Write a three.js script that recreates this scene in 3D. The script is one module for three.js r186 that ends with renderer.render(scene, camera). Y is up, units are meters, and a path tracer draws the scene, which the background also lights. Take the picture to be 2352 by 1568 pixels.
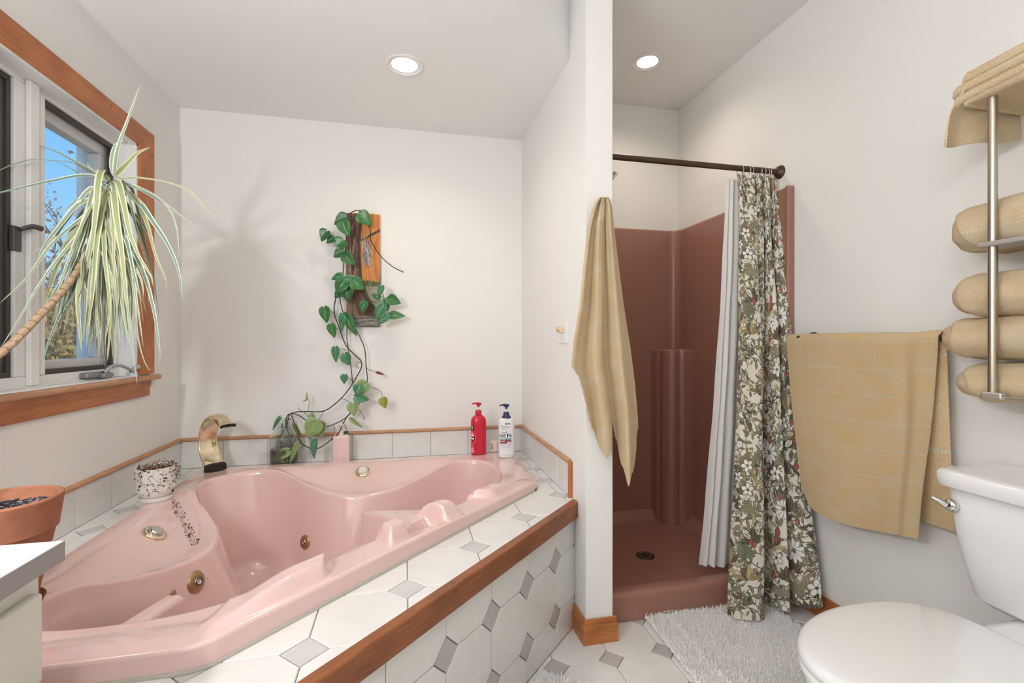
import * as THREE from 'three';
import { RoundedBoxGeometry } from 'three/addons/geometries/RoundedBoxGeometry.js';
import { mergeGeometries, mergeVertices } from 'three/addons/utils/BufferGeometryUtils.js';
import { RectAreaLightUniformsLib } from 'three/addons/lights/RectAreaLightUniformsLib.js';
import { ImprovedNoise } from 'three/addons/math/ImprovedNoise.js';

// ---------------------------------------------------------------- camera, sky, sun, exposure
const scene = new THREE.Scene();
const EYE = 1.1224, FOCAL = 1087.35, YAW = 0.2236;               // eye height (m), focal length in pixels of a 2352 x 1568 frame, turn to the right
const camera = new THREE.PerspectiveCamera(2 * Math.atan(784 / FOCAL) * 180 / Math.PI, 1.5, 0.02, 300);
camera.position.set(0, EYE, 0);
camera.lookAt(Math.sin(YAW), EYE, -Math.cos(YAW));
const renderer = new THREE.WebGLRenderer({ antialias: true });
renderer.toneMapping = THREE.LinearToneMapping;
renderer.toneMappingExposure = 1.15;
renderer.shadowMap.enabled = true;
RectAreaLightUniformsLib.init();
const SUN = new THREE.Vector3(0.62, 0.62, 0.3).normalize();
{ // clear autumn sky: paler towards the horizon all round
  const W = 512, H = 256, d = new Float32Array(W * H * 4), lin = (c) => new THREE.Color().setRGB(c[0] / 255, c[1] / 255, c[2] / 255, THREE.SRGBColorSpace);
  const stops = [[-1, lin([150, 160, 160])], [-0.02, lin([190, 215, 232])], [0.06, lin([172, 216, 246])], [0.25, lin([112, 190, 246])], [0.6, lin([72, 150, 232])], [1, lin([48, 116, 208])]];
  for (let y = 0; y < H; y++) { const e = Math.sin(((y + 0.5) / H - 0.5) * Math.PI); let i = 0; while (i < stops.length - 2 && stops[i + 1][0] < e) i++; const c = stops[i][1].clone().lerp(stops[i + 1][1], Math.min(1, Math.max(0, (e - stops[i][0]) / (stops[i + 1][0] - stops[i][0])))); for (let x = 0; x < W; x++) { const k = (y * W + x) * 4; d[k] = c.r; d[k + 1] = c.g; d[k + 2] = c.b; d[k + 3] = 1; } }
  const t = new THREE.DataTexture(d, W, H, THREE.RGBAFormat, THREE.FloatType); t.mapping = THREE.EquirectangularReflectionMapping; t.magFilter = THREE.LinearFilter; t.needsUpdate = true;
  scene.background = t; scene.environment = t; scene.backgroundIntensity = scene.environmentIntensity = 1.0;
}
const sun = new THREE.DirectionalLight(0xfff2dd, 2.2);
sun.name = 'sun_light';
sun.position.copy(SUN).multiplyScalar(40);
sun.castShadow = true;
Object.assign(sun.shadow.camera, { left: -20, right: 20, top: 20, bottom: -20, near: 1, far: 90 });
sun.shadow.mapSize.set(2048, 2048);
scene.add(sun, sun.target);

// ---------------------------------------------------------------- the room's measures (metres; x right along the back wall, z towards the camera)
const XL = -1.0795, XR = 1.660, XS = 0.6586, XS2 = 0.767, ZB = -2.640, ZS = -1.657, ZR = 1.35;
const YC = 2.276, YM = 2.555, HD = 0.495, DECK_TOP_BEAD = 0.632;
const DECK_K = -1.115;                                            // front of the tub deck: x + z = DECK_K
const C0 = new THREE.Vector3(0, EYE, 0);
function ray(u, v) {
  const a = (u - 1176) / FOCAL, b = (784 - v) / FOCAL, s = Math.sin(YAW), c = Math.cos(YAW);
  return new THREE.Vector3(s + a * c, b, -c + a * s);
}
const onX = (u, v, x) => { const d = ray(u, v); return d.multiplyScalar(x / d.x).add(C0); };
const onY = (u, v, y) => { const d = ray(u, v); return d.multiplyScalar((y - EYE) / d.y).add(C0); };
const onZ = (u, v, z) => { const d = ray(u, v); return d.multiplyScalar(z / d.z).add(C0); };
const onT = (u, v, t) => ray(u, v).multiplyScalar(t).add(C0);

// ---------------------------------------------------------------- helpers
function rng(seed) { let a = seed >>> 0; return () => { a = (a + 0x6d2b79f5) | 0; let t = Math.imul(a ^ (a >>> 15), 1 | a); t = (t + Math.imul(t ^ (t >>> 7), 61 | t)) ^ t; return ((t ^ (t >>> 14)) >>> 0) / 4294967296; }; }
const lerp = (a, b, t) => a + (b - a) * t, clamp = (x, a, b) => Math.min(b, Math.max(a, x));
const smooth = (a, b, x) => { const t = clamp((x - a) / (b - a), 0, 1); return t * t * (3 - 2 * t); };
const V = (x, y, z) => new THREE.Vector3(x, y, z);
const perlin = new ImprovedNoise();
const n3 = (x, y, z) => perlin.noise(x, y, z);
const taken = {};
function numbered(name) { const n = taken[name] = (taken[name] ?? -1) + 1; return n ? name + '_' + String(n).padStart(3, '0') : name; }
function mesh(name, geo, material, parent) {
  const m = new THREE.Mesh(geo, material);
  m.name = parent ? name : numbered(name);
  m.castShadow = m.receiveShadow = true;
  (parent ?? scene).add(m);
  return m;
}
function tag(o, label, category, group, kind) {
  o.userData.label = label;
  if (category) o.userData.category = category;
  if (group) o.userData.group = group;
  if (kind) o.userData.kind = kind;
  return o;
}
function thing(name, label, category, pos = [0, 0, 0], turn = 0, group) {
  const o = new THREE.Group();
  o.name = numbered(name); o.position.set(...pos); o.rotation.y = turn; scene.add(o);
  return tag(o, label, category, group);
}
function structure(name, geo, material, label) {
  const m = geo ? mesh(name, geo, material) : (() => { const g = new THREE.Group(); g.name = numbered(name); scene.add(g); return g; })();
  m.userData.kind = 'structure';
  if (label) m.userData.label = label;
  return m;
}
function srgb(r, g, b) { return new THREE.Color().setRGB(r / 255, g / 255, b / 255, THREE.SRGBColorSpace); }
const box = (x0, x1, y0, y1, z0, z1) => { const g = new THREE.BoxGeometry(x1 - x0, y1 - y0, z1 - z0); g.translate((x0 + x1) / 2, (y0 + y1) / 2, (z0 + z1) / 2); return g; };
const rbox = (x0, x1, y0, y1, z0, z1, r = 0.003, seg = 2) => { const g = new RoundedBoxGeometry(x1 - x0, y1 - y0, z1 - z0, seg, Math.min(r, (x1 - x0) / 2.01, (y1 - y0) / 2.01, (z1 - z0) / 2.01)); g.translate((x0 + x1) / 2, (y0 + y1) / 2, (z0 + z1) / 2); return g; };
// uv in metres, box-projected; the grain (u) runs along the given axis
function boxUV(g, along = 'x') {
  const p = g.attributes.position, n = g.attributes.normal, uv = new Float32Array(p.count * 2);
  const get = { x: (i) => p.getX(i), y: (i) => p.getY(i), z: (i) => p.getZ(i) };
  for (let i = 0; i < p.count; i++) {
    const a = [Math.abs(n.getX(i)), Math.abs(n.getY(i)), Math.abs(n.getZ(i))], m = 'xyz'[a.indexOf(Math.max(...a))];
    let [s, t] = m === 'x' ? ['z', 'y'] : m === 'y' ? ['x', 'z'] : ['x', 'y'];
    if (t === along) [s, t] = [t, s];
    uv[i * 2] = get[s](i); uv[i * 2 + 1] = get[t](i) + (m === 'y' ? 0.37 : m === 'x' ? 0.71 : 0);
  }
  g.setAttribute('uv', new THREE.BufferAttribute(uv, 2));
  return g;
}
// grid of points fn(u, v) -> Vector3, with uv
function gridGeo(nu, nv, fn, uvfn, closeU = false) {
  const pos = [], uv = [], idx = [];
  for (let j = 0; j <= nv; j++) for (let i = 0; i <= nu; i++) {
    const q = fn(i / nu, j / nv); pos.push(q.x, q.y, q.z);
    const w = uvfn ? uvfn(i / nu, j / nv) : [i / nu, j / nv]; uv.push(w[0], w[1]);
  }
  for (let j = 0; j < nv; j++) for (let i = 0; i < nu; i++) { const a = j * (nu + 1) + i, b = a + 1, c = a + nu + 1, d = c + 1; idx.push(a, c, b, b, c, d); }
  const g = new THREE.BufferGeometry();
  g.setAttribute('position', new THREE.Float32BufferAttribute(pos, 3));
  g.setAttribute('uv', new THREE.Float32BufferAttribute(uv, 2));
  g.setIndex(idx); g.computeVertexNormals();
  if (closeU) { const n = g.attributes.normal; for (let j = 0; j <= nv; j++) { const a = j * (nu + 1), b = a + nu, s = V(n.getX(a) + n.getX(b), n.getY(a) + n.getY(b), n.getZ(a) + n.getZ(b)).normalize(); n.setXYZ(a, s.x, s.y, s.z); n.setXYZ(b, s.x, s.y, s.z); } }
  return g;
}
// cloth with thickness: the grid, its copy pushed back by th along the normals, and closed edges
function shellGeo(nu, nv, fn, th, uvfn) {
  const g = gridGeo(nu, nv, fn, uvfn), p = g.attributes.position, n = g.attributes.normal, t = g.attributes.uv, N = p.count, W = nu + 1;
  const pos = new Float32Array(N * 6), nor = new Float32Array(N * 6), uv = new Float32Array(N * 4), idx = [];
  for (let i = 0; i < N; i++) {
    const e = (i % W === 0 || i % W === nu || i < W || i >= N - W) ? 0.18 : 0.5;
    for (let k = 0; k < 3; k++) {
      const P = p.array[i * 3 + k], M = n.array[i * 3 + k];
      pos[i * 3 + k] = P + M * th * e; pos[(N + i) * 3 + k] = P - M * th * e; nor[i * 3 + k] = M; nor[(N + i) * 3 + k] = -M;
    }
    uv[i * 2] = uv[(N + i) * 2] = t.array[i * 2]; uv[i * 2 + 1] = uv[(N + i) * 2 + 1] = t.array[i * 2 + 1];
  }
  const src = g.index.array;
  for (let i = 0; i < src.length; i += 3) { idx.push(src[i], src[i + 1], src[i + 2], N + src[i], N + src[i + 2], N + src[i + 1]); }
  const P = Array.from(pos), Nn = Array.from(nor), U = Array.from(uv), A = V(), B = V(), C1 = V(), get = (v, i) => v.set(P[i * 3], P[i * 3 + 1], P[i * 3 + 2]);
  const edge = (a, b) => { // edge strip with corners of its own
    get(A, a); get(B, b); get(C1, N + a); B.sub(A); C1.sub(A); const n2 = V().crossVectors(B, C1).normalize(), k = P.length / 3;
    for (const i of [a, b, N + a, N + b]) { P.push(P[i * 3], P[i * 3 + 1], P[i * 3 + 2]); Nn.push(n2.x, n2.y, n2.z); U.push(U[i * 2], U[i * 2 + 1]); }
    idx.push(k, k + 1, k + 2, k + 1, k + 3, k + 2);
  };
  for (let i = 0; i < nu; i++) { edge(i, i + 1); edge(nv * W + i + 1, nv * W + i); }
  for (let j = 0; j < nv; j++) { edge((j + 1) * W, j * W); edge(j * W + nu, (j + 1) * W + nu); }
  const out = new THREE.BufferGeometry();
  out.setAttribute('position', new THREE.Float32BufferAttribute(P, 3)); out.setAttribute('normal', new THREE.Float32BufferAttribute(Nn, 3)); out.setAttribute('uv', new THREE.Float32BufferAttribute(U, 2)); out.setIndex(idx);
  return out;
}
function xform(g, m) { // apply a matrix; mirrored shapes get their winding turned round
  g.applyMatrix4(m);
  if (m.determinant() < 0) { if (g.index) g = g.toNonIndexed(); for (const k of Object.keys(g.attributes)) { const a = g.attributes[k], n = a.itemSize; for (let i = 0; i < a.count; i += 3) for (let c = 0; c < n; c++) { const t = a.array[(i + 1) * n + c]; a.array[(i + 1) * n + c] = a.array[(i + 2) * n + c]; a.array[(i + 2) * n + c] = t; } } }
  return g;
}
const curve = (pts) => new THREE.CatmullRomCurve3(pts, false, 'centripetal');
const tube = (pts, r, seg = 24, rad = 6) => new THREE.TubeGeometry(curve(pts), seg, r, rad, false);
const taperTube = (pts, rf, seg = 24, rad = 8) => {
  const g = new THREE.TubeGeometry(curve(pts), seg, 1, rad, false), c = curve(pts), p = g.attributes.position;
  for (let i = 0; i < p.count; i++) { const t = Math.floor(i / (rad + 1)) / seg, o = c.getPointAt(t), r = rf(t); p.setXYZ(i, o.x + (p.getX(i) - o.x) * r, o.y + (p.getY(i) - o.y) * r, o.z + (p.getZ(i) - o.z) * r); }
  return g;
};
const lathe = (pts, seg = 40) => new THREE.LatheGeometry(pts.map(([r, y]) => new THREE.Vector2(r, y)), seg);
const merge = (list) => mergeGeometries(list.map((g) => { const h = g.index ? g.toNonIndexed() : g; for (const k of Object.keys(h.attributes)) if (!['position', 'normal', 'uv'].includes(k)) h.deleteAttribute(k); return h; }));
// a tile: convex polygon (array of [a, b]) in the plane spanned by ea, eb from org, raised by h along en, with a small chamfer
function tileGeo(poly, h, ch, org, ea, eb, en) {
  let area = 0;
  for (let i = 0; i < poly.length; i++) { const [a, b] = poly[i], [c, d] = poly[(i + 1) % poly.length]; area += a * d - b * c; }
  const flip = area * V().crossVectors(ea, eb).dot(en) < 0;
  if (flip) poly = poly.slice().reverse();
  const cx = poly.reduce((s, p) => s + p[0], 0) / poly.length, cy = poly.reduce((s, p) => s + p[1], 0) / poly.length;
  const P = (q, k) => V().copy(org).addScaledVector(ea, q[0]).addScaledVector(eb, q[1]).addScaledVector(en, k);
  const ins = poly.map(([a, b]) => { const d = Math.hypot(a - cx, b - cy) || 1, k = Math.max(0, 1 - ch * 1.3 / d); return [cx + (a - cx) * k, cy + (b - cy) * k]; });
  const pos = [], uv = [], n = poly.length;
  const tri = (...q) => { for (const [pt, k] of q) { const w = P(pt, k); pos.push(w.x, w.y, w.z); uv.push(pt[0], pt[1]); } };
  for (let i = 0; i < n; i++) {
    const j = (i + 1) % n;
    tri([poly[i], 0], [poly[j], 0], [poly[j], h - ch]); tri([poly[i], 0], [poly[j], h - ch], [poly[i], h - ch]);
    tri([poly[i], h - ch], [poly[j], h - ch], [ins[j], h]); tri([poly[i], h - ch], [ins[j], h], [ins[i], h]);
    if (i > 0 && i < n - 1) tri([ins[0], h], [ins[i], h], [ins[j], h]);
  }
  const g = new THREE.BufferGeometry();
  g.setAttribute('position', new THREE.Float32BufferAttribute(pos, 3)); g.setAttribute('uv', new THREE.Float32BufferAttribute(uv, 2)); g.computeVertexNormals();
  return g;
}
// clip a convex polygon by half planes [na, nb, d]: keep na*a + nb*b <= d
function clip(poly, planes) {
  for (const [x, y, d] of planes) {
    const out = [];
    for (let i = 0; i < poly.length; i++) {
      const A = poly[i], B = poly[(i + 1) % poly.length], a = x * A[0] + y * A[1] - d, b = x * B[0] + y * B[1] - d;
      if (a <= 0) out.push(A);
      if (a * b < 0) { const t = a / (a - b); out.push([A[0] + (B[0] - A[0]) * t, A[1] + (B[1] - A[1]) * t]); }
    }
    poly = out;
    if (poly.length < 3) return null;
  }
  let area = 0;
  for (let i = 0; i < poly.length; i++) { const [a, b] = poly[i], [c, d] = poly[(i + 1) % poly.length]; area += a * d - b * c; }
  return Math.abs(area) < 8e-5 ? null : poly;
}
const PITCH = 0.2045, GROUT = 0.0022, CUT = 0.047;               // octagon-and-dot tiling
function octagon(cx, cy) {
  const h = PITCH / 2 - GROUT / 2, k = h - CUT;
  return [[h, -k], [h, k], [k, h], [-k, h], [-h, k], [-h, -k], [-k, -h], [k, -h]].map(([a, b]) => [cx + a, cy + b]);
}
function dot(cx, cy) { const r = CUT - GROUT * 0.7; return [[r, 0], [0, r], [-r, 0], [0, -r]].map(([a, b]) => [cx + a, cy + b]); }
// lay the pattern: dots at (a0, b0) + PITCH * integers, over [amin, amax] x [bmin, bmax], cut to every convex region
function layTiles(parent, a0, b0, range, regions, frame, mats, h = 0.006) {
  const [amin, amax, bmin, bmax] = range, r = rng(7 + Math.round(a0 * 1000));
  for (let i = Math.floor((amin - a0) / PITCH) - 1; i <= (amax - a0) / PITCH + 1; i++) for (let j = Math.floor((bmin - b0) / PITCH) - 1; j <= (bmax - b0) / PITCH + 1; j++) {
    for (const region of regions) {
      const o = clip(octagon(a0 + (i + 0.5) * PITCH, b0 + (j + 0.5) * PITCH), region);
      if (o) mesh('tile', tileGeo(o, h + (r() - 0.5) * 0.0004, 0.0014, ...frame), mats.tile[Math.floor(r() * mats.tile.length)], parent);
      const d = clip(dot(a0 + i * PITCH, b0 + j * PITCH), region);
      if (d) mesh('accent_tile', tileGeo(d, h - 0.0004, 0.001, ...frame), mats.dot, parent);
    }
  }
}

// ---------------------------------------------------------------- textures and materials
function dataTex(w, h, fn, { color = true, repeat = [1, 1] } = {}) {
  const d = new Uint8Array(w * h * 4);
  for (let y = 0; y < h; y++) for (let x = 0; x < w; x++) { const c = fn(x / w, y / h), i = (y * w + x) * 4; d[i] = clamp(c[0], 0, 255); d[i + 1] = clamp(c[1], 0, 255); d[i + 2] = clamp(c[2], 0, 255); d[i + 3] = 255; }
  const t = new THREE.DataTexture(d, w, h);
  t.wrapS = t.wrapT = THREE.RepeatWrapping; t.magFilter = THREE.LinearFilter; t.minFilter = THREE.LinearMipmapLinearFilter; t.generateMipmaps = true;
  if (color) t.colorSpace = THREE.SRGBColorSpace;
  t.repeat.set(...repeat); t.needsUpdate = true;
  return t;
}
function canvasTex(w, h, draw, { color = true, repeat = [1, 1] } = {}) {
  const c = document.createElement('canvas'); c.width = w; c.height = h; draw(c.getContext('2d'), w, h);
  const t = new THREE.CanvasTexture(c);
  t.wrapS = t.wrapT = THREE.RepeatWrapping; if (color) t.colorSpace = THREE.SRGBColorSpace; t.repeat.set(...repeat);
  return t;
}
// tiling noise: period 1 in x and y
const tn = (x, y, f, z = 0) => { const a = x * 2 * Math.PI, b = y * 2 * Math.PI, s = f / (2 * Math.PI); return n3(Math.cos(a) * s + 11.3 + z, Math.sin(a) * s + Math.cos(b) * s * 1.3, Math.sin(b) * s * 1.3 + z * 2.1); };
function woodTex(base, dark, seed, knots = 0) {
  const r = rng(seed), K = Array.from({ length: knots }, () => [r(), r(), 0.01 + r() * 0.02]);
  return dataTex(1024, 512, (x, y) => {
    let dy = 0, kd = 0;
    for (const [kx, ky, ks] of K) { let dx = x - kx; dx -= Math.round(dx); let ey = y - ky; ey -= Math.round(ey); const q = Math.exp(-(dx * dx * 9 + ey * ey) / (ks * ks * 6)); dy += q * 0.05 * Math.sign(ey || 1); kd += Math.exp(-(dx * dx * 3 + ey * ey) / (ks * ks * 0.8)); }
    const w = y + dy + tn(x, y, 5, seed) * 0.035, ring = tn(x * 1, w, 4, seed + 3);
    const g = 0.5 + 0.5 * Math.sin((w * 22 + ring * 1.2) * 2 * Math.PI), fine = n3(x * 9, y * 190, seed) * 0.5 + n3(x * 30, y * 420, seed + 9) * 0.35;
    const t = clamp(0.26 + Math.pow(g, 2) * 0.16 + fine * 0.42 + tn(x, y, 7, seed + 5) * 0.38 + kd * 0.8, 0, 1);
    return [lerp(base[0], dark[0], t), lerp(base[1], dark[1], t), lerp(base[2], dark[2], t)];
  }, { repeat: [1.6, 2.6] });
}
const std = (o) => new THREE.MeshStandardMaterial(o), phys = (o) => new THREE.MeshPhysicalMaterial(o);
const plasterBump = dataTex(512, 512, (x, y) => { const v = 128 + (n3(x * 90, y * 90, 1) + n3(x * 190, y * 190, 4) * 0.6) * 60; return [v, v, v]; }, { color: false, repeat: [1.2, 1.2] });
const fineNoise = dataTex(512, 512, (x, y) => { const v = 128 + n3(x * 60, y * 60, 2) * 70 + n3(x * 160, y * 160, 5) * 50; return [v, v, v]; }, { color: false });
const glazeMap = (r, g, b, amp, seed) => dataTex(256, 256, (x, y) => { const k = tn(x, y, 6, seed) * amp + tn(x, y, 16, seed + 2) * amp * 0.5; return [r + k, g + k * 1.02, b + k * 1.1]; }, { repeat: [2.1, 2.1] });
const M = {
  wall: std({ color: srgb(240, 238, 234), roughness: 0.85, bumpMap: plasterBump, bumpScale: 0.0006 }),
  ceiling: std({ color: srgb(246, 245, 243), roughness: 0.9, bumpMap: plasterBump, bumpScale: 0.0006 }),
  grout: std({ color: srgb(182, 175, 165), roughness: 0.95, bumpMap: fineNoise, bumpScale: 0.0004 }),
  wood: std({ map: woodTex([198, 126, 74], [142, 80, 42], 3, 3), roughness: 0.42 }),
  woodBase: std({ map: woodTex([198, 128, 72], [140, 78, 38], 9, 5), roughness: 0.4 }),
  woodDark: std({ map: woodTex([160, 96, 54], [104, 56, 30], 21, 4), roughness: 0.38 }),
  woodBead: std({ map: woodTex([206, 160, 122], [158, 110, 76], 33, 4), roughness: 0.5 }),
  whitePaint: std({ color: srgb(238, 237, 233), roughness: 0.4 }),
  bronze: std({ color: srgb(62, 55, 52), roughness: 0.45 }),
  greyVinyl: std({ color: srgb(214, 214, 212), roughness: 0.5 }),
  chrome: std({ color: srgb(214, 212, 208), metalness: 1, roughness: 0.08 }),
  nickel: std({ color: srgb(186, 178, 164), metalness: 1, roughness: 0.28 }),
  satinSilver: std({ color: srgb(200, 198, 193), metalness: 0.9, roughness: 0.38 }),
  brass: std({ color: srgb(236, 220, 186), metalness: 1, roughness: 0.1 }),
  agedBrass: std({ color: srgb(176, 150, 108), metalness: 1, roughness: 0.35, bumpMap: fineNoise, bumpScale: 0.0006 }),
  oilBronze: std({ color: srgb(84, 66, 54), metalness: 0.6, roughness: 0.42 }),
  tubPink: phys({ color: srgb(232, 197, 189), roughness: 0.16, clearcoat: 1, clearcoatRoughness: 0.03 }),
  showerPink: phys({ color: srgb(160, 113, 97), roughness: 0.34, clearcoat: 0.25, clearcoatRoughness: 0.2 }),
  porcelain: phys({ color: srgb(238, 238, 238), roughness: 0.16, clearcoat: 0.7, clearcoatRoughness: 0.05 }),
  black: std({ color: srgb(24, 22, 21), roughness: 0.6 }),
  caulk: std({ color: srgb(196, 190, 178), roughness: 0.8, bumpMap: fineNoise, bumpScale: 0.001 }),
  glassSolid: phys({ color: srgb(246, 250, 247), roughness: 0, transmission: 1, thickness: 0.004, ior: 1.5 }),
  glass: phys({ color: 0xffffff, roughness: 0, transmission: 1, thickness: 0, ior: 1.5 }),
  plasticWhite: std({ color: srgb(240, 239, 236), roughness: 0.35 }),
};
const tileMats = {
  tile: [0, 1, 2].map((k) => phys({ map: glazeMap(234 - k * 2, 232 - k * 2, 228 - k * 2, 4, 40 + k), roughness: 0.26, clearcoat: 0.35, clearcoatRoughness: 0.12 })),
  dot: phys({ map: glazeMap(188, 184, 180, 6, 51), roughness: 0.3, clearcoat: 0.3 }),
};
const deckTileMats = { tile: tileMats.tile, dot: phys({ map: glazeMap(206, 203, 201, 7, 52), roughness: 0.3, clearcoat: 0.3 }) };
// ---------------------------------------------------------------- the room shell
const floor = structure('floor', boxUV(box(XL - 0.2, XR + 0.2, -0.16, -0.006, ZB - 0.2, ZR + 0.2)), M.grout, 'octagon and dot ceramic tile floor');
layTiles(floor, 0.5112, -1.557, [XL, XR, -1.9, 0.4], [
  [[-1, 0, -XL], [1, 0, XR], [-1, -1, 1.115], [0, -1, 0.885], [0, 1, 0.4], [0, -1, 1.76]],
  [[-1, 0, 0.2], [1, 0, XR], [-1, -1, 1.115], [0, 1, -0.885], [0, -1, 1.76]],
], [V(0, -0.006, 0), V(1, 0, 0), V(0, 0, 1), V(0, 1, 0)], tileMats);
structure('wall_back', boxUV(box(XL - 0.2, XR + 0.2, -0.1, YM + 0.2, ZB - 0.15, ZB)), M.wall);
structure('wall_right', boxUV(box(XR, XR + 0.15, -0.1, YM + 0.2, ZB - 0.15, ZR + 0.15)), M.wall);
structure('wall_rear', boxUV(box(XL - 0.2, XR + 0.2, -0.1, YM + 0.2, ZR, ZR + 0.15)), M.wall);
structure('wall_divider', boxUV(rbox(XS, XS2, -0.1, YM + 0.1, ZB - 0.1, ZS, 0.003, 1)), M.wall, 'short white wall end between tub alcove and shower');
// left wall with its window opening
const WIN = { z0: -2.262, z1: -1.288, y0: 0.966, y1: 1.944 };
{
  const s = new THREE.Shape([[ZB - 0.15, -0.1], [ZR + 0.15, -0.1], [ZR + 0.15, YM + 0.2], [ZB - 0.15, YM + 0.2]].map(([a, b]) => new THREE.Vector2(a, b)));
  s.holes.push(new THREE.Path([[WIN.z0, WIN.y0], [WIN.z0, WIN.y1], [WIN.z1, WIN.y1], [WIN.z1, WIN.y0]].map(([a, b]) => new THREE.Vector2(a, b))));
  const g = new THREE.ExtrudeGeometry(s, { depth: 0.16, bevelEnabled: false });
  g.rotateY(-Math.PI / 2); g.translate(XL, 0, 0);                 // (a, b, depth) -> x = XL - depth, z = a
  structure('wall_left', boxUV(g), M.wall);
}
structure('ceiling', boxUV(box(XL - 0.2, XR + 0.2, YM, YM + 0.2, ZB - 0.2, ZR + 0.2)), M.ceiling);
{
  // dropped ceiling over the tub, its front edge cut at 45 degrees
  const s = new THREE.Shape([[XL - 0.02, ZB - 0.02], [XS + 0.02, ZB - 0.02], [XS + 0.02, -1.8616], [-0.281, -0.902], [XL - 0.02, -0.902]].map(([a, b]) => new THREE.Vector2(a, -b)));
  const g = new THREE.ExtrudeGeometry(s, { depth: YM - YC + 0.05, bevelEnabled: false });
  g.rotateX(-Math.PI / 2); g.translate(0, YC, 0);
  structure('ceiling_soffit', boxUV(g), M.ceiling, 'dropped ceiling over the tub with a diagonal front edge');
}
// baseboards
function baseboardGeo(x0, x1, z0, z1, along) { const h = 0.092; return boxUV(merge([rbox(x0, x1, -0.002, h * 0.8, z0, z1, 0.002), (() => { const t = 0.004; return rbox(along === 'x' ? x0 : x0 + (along === 'z-' ? 0 : t), along === 'x' ? x1 : x1 - (along === 'z-' ? t : 0), h * 0.76, h, z0, along === 'x' ? z1 - t : z1, 0.003); })()]), along === 'x' ? 'x' : 'z'); }
structure('baseboard_right', baseboardGeo(XR - 0.016, XR, -1.75, ZR, 'z'), M.woodBase);
{
  const b = structure('baseboard_divider', null, null, 'orange stained wood baseboard wrapping the wall end');
  mesh('front_board', boxUV(merge([rbox(XS - 0.016, XS2 + 0.016, -0.002, 0.070, ZS, ZS + 0.016, 0.002), rbox(XS - 0.012, XS2 + 0.012, 0.066, 0.090, ZS, ZS + 0.010, 0.004)]), 'x'), M.woodBase, b);
  mesh('side_board', boxUV(merge([rbox(XS - 0.016, XS, -0.002, 0.070, -1.772, ZS, 0.002), rbox(XS - 0.012, XS, 0.066, 0.090, -1.772, ZS, 0.004)]), 'z'), M.woodBase, b);
  mesh('side_board', boxUV(merge([rbox(XS2, XS2 + 0.016, -0.002, 0.070, -1.752, ZS, 0.002), rbox(XS2, XS2 + 0.012, 0.066, 0.090, -1.752, ZS, 0.004)]), 'z'), M.woodBase, b);
}
structure('baseboard_rear', baseboardGeo(XL, XR, ZR - 0.016, ZR, 'x'), M.woodBase);
{
  const d = structure('door_1', rbox(-0.2, 0.6, 0, 2.03, ZR - 0.03, ZR + 0.01, 0.003), M.whitePaint, 'white panel door in the rear wall');
  for (const [x0, x1, y0, y1] of [[-0.1, 0.16, 1.1, 1.9], [0.24, 0.5, 1.1, 1.9], [-0.1, 0.16, 0.2, 0.95], [0.24, 0.5, 0.2, 0.95]]) mesh('door_panel', rbox(x0, x1, y0, y1, ZR - 0.038, ZR - 0.03, 0.006), M.whitePaint, d);
  mesh('door_knob', new THREE.SphereGeometry(0.028, 20, 14).translate(-0.14, 1.0, ZR - 0.07), M.brass, d);
}
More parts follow.
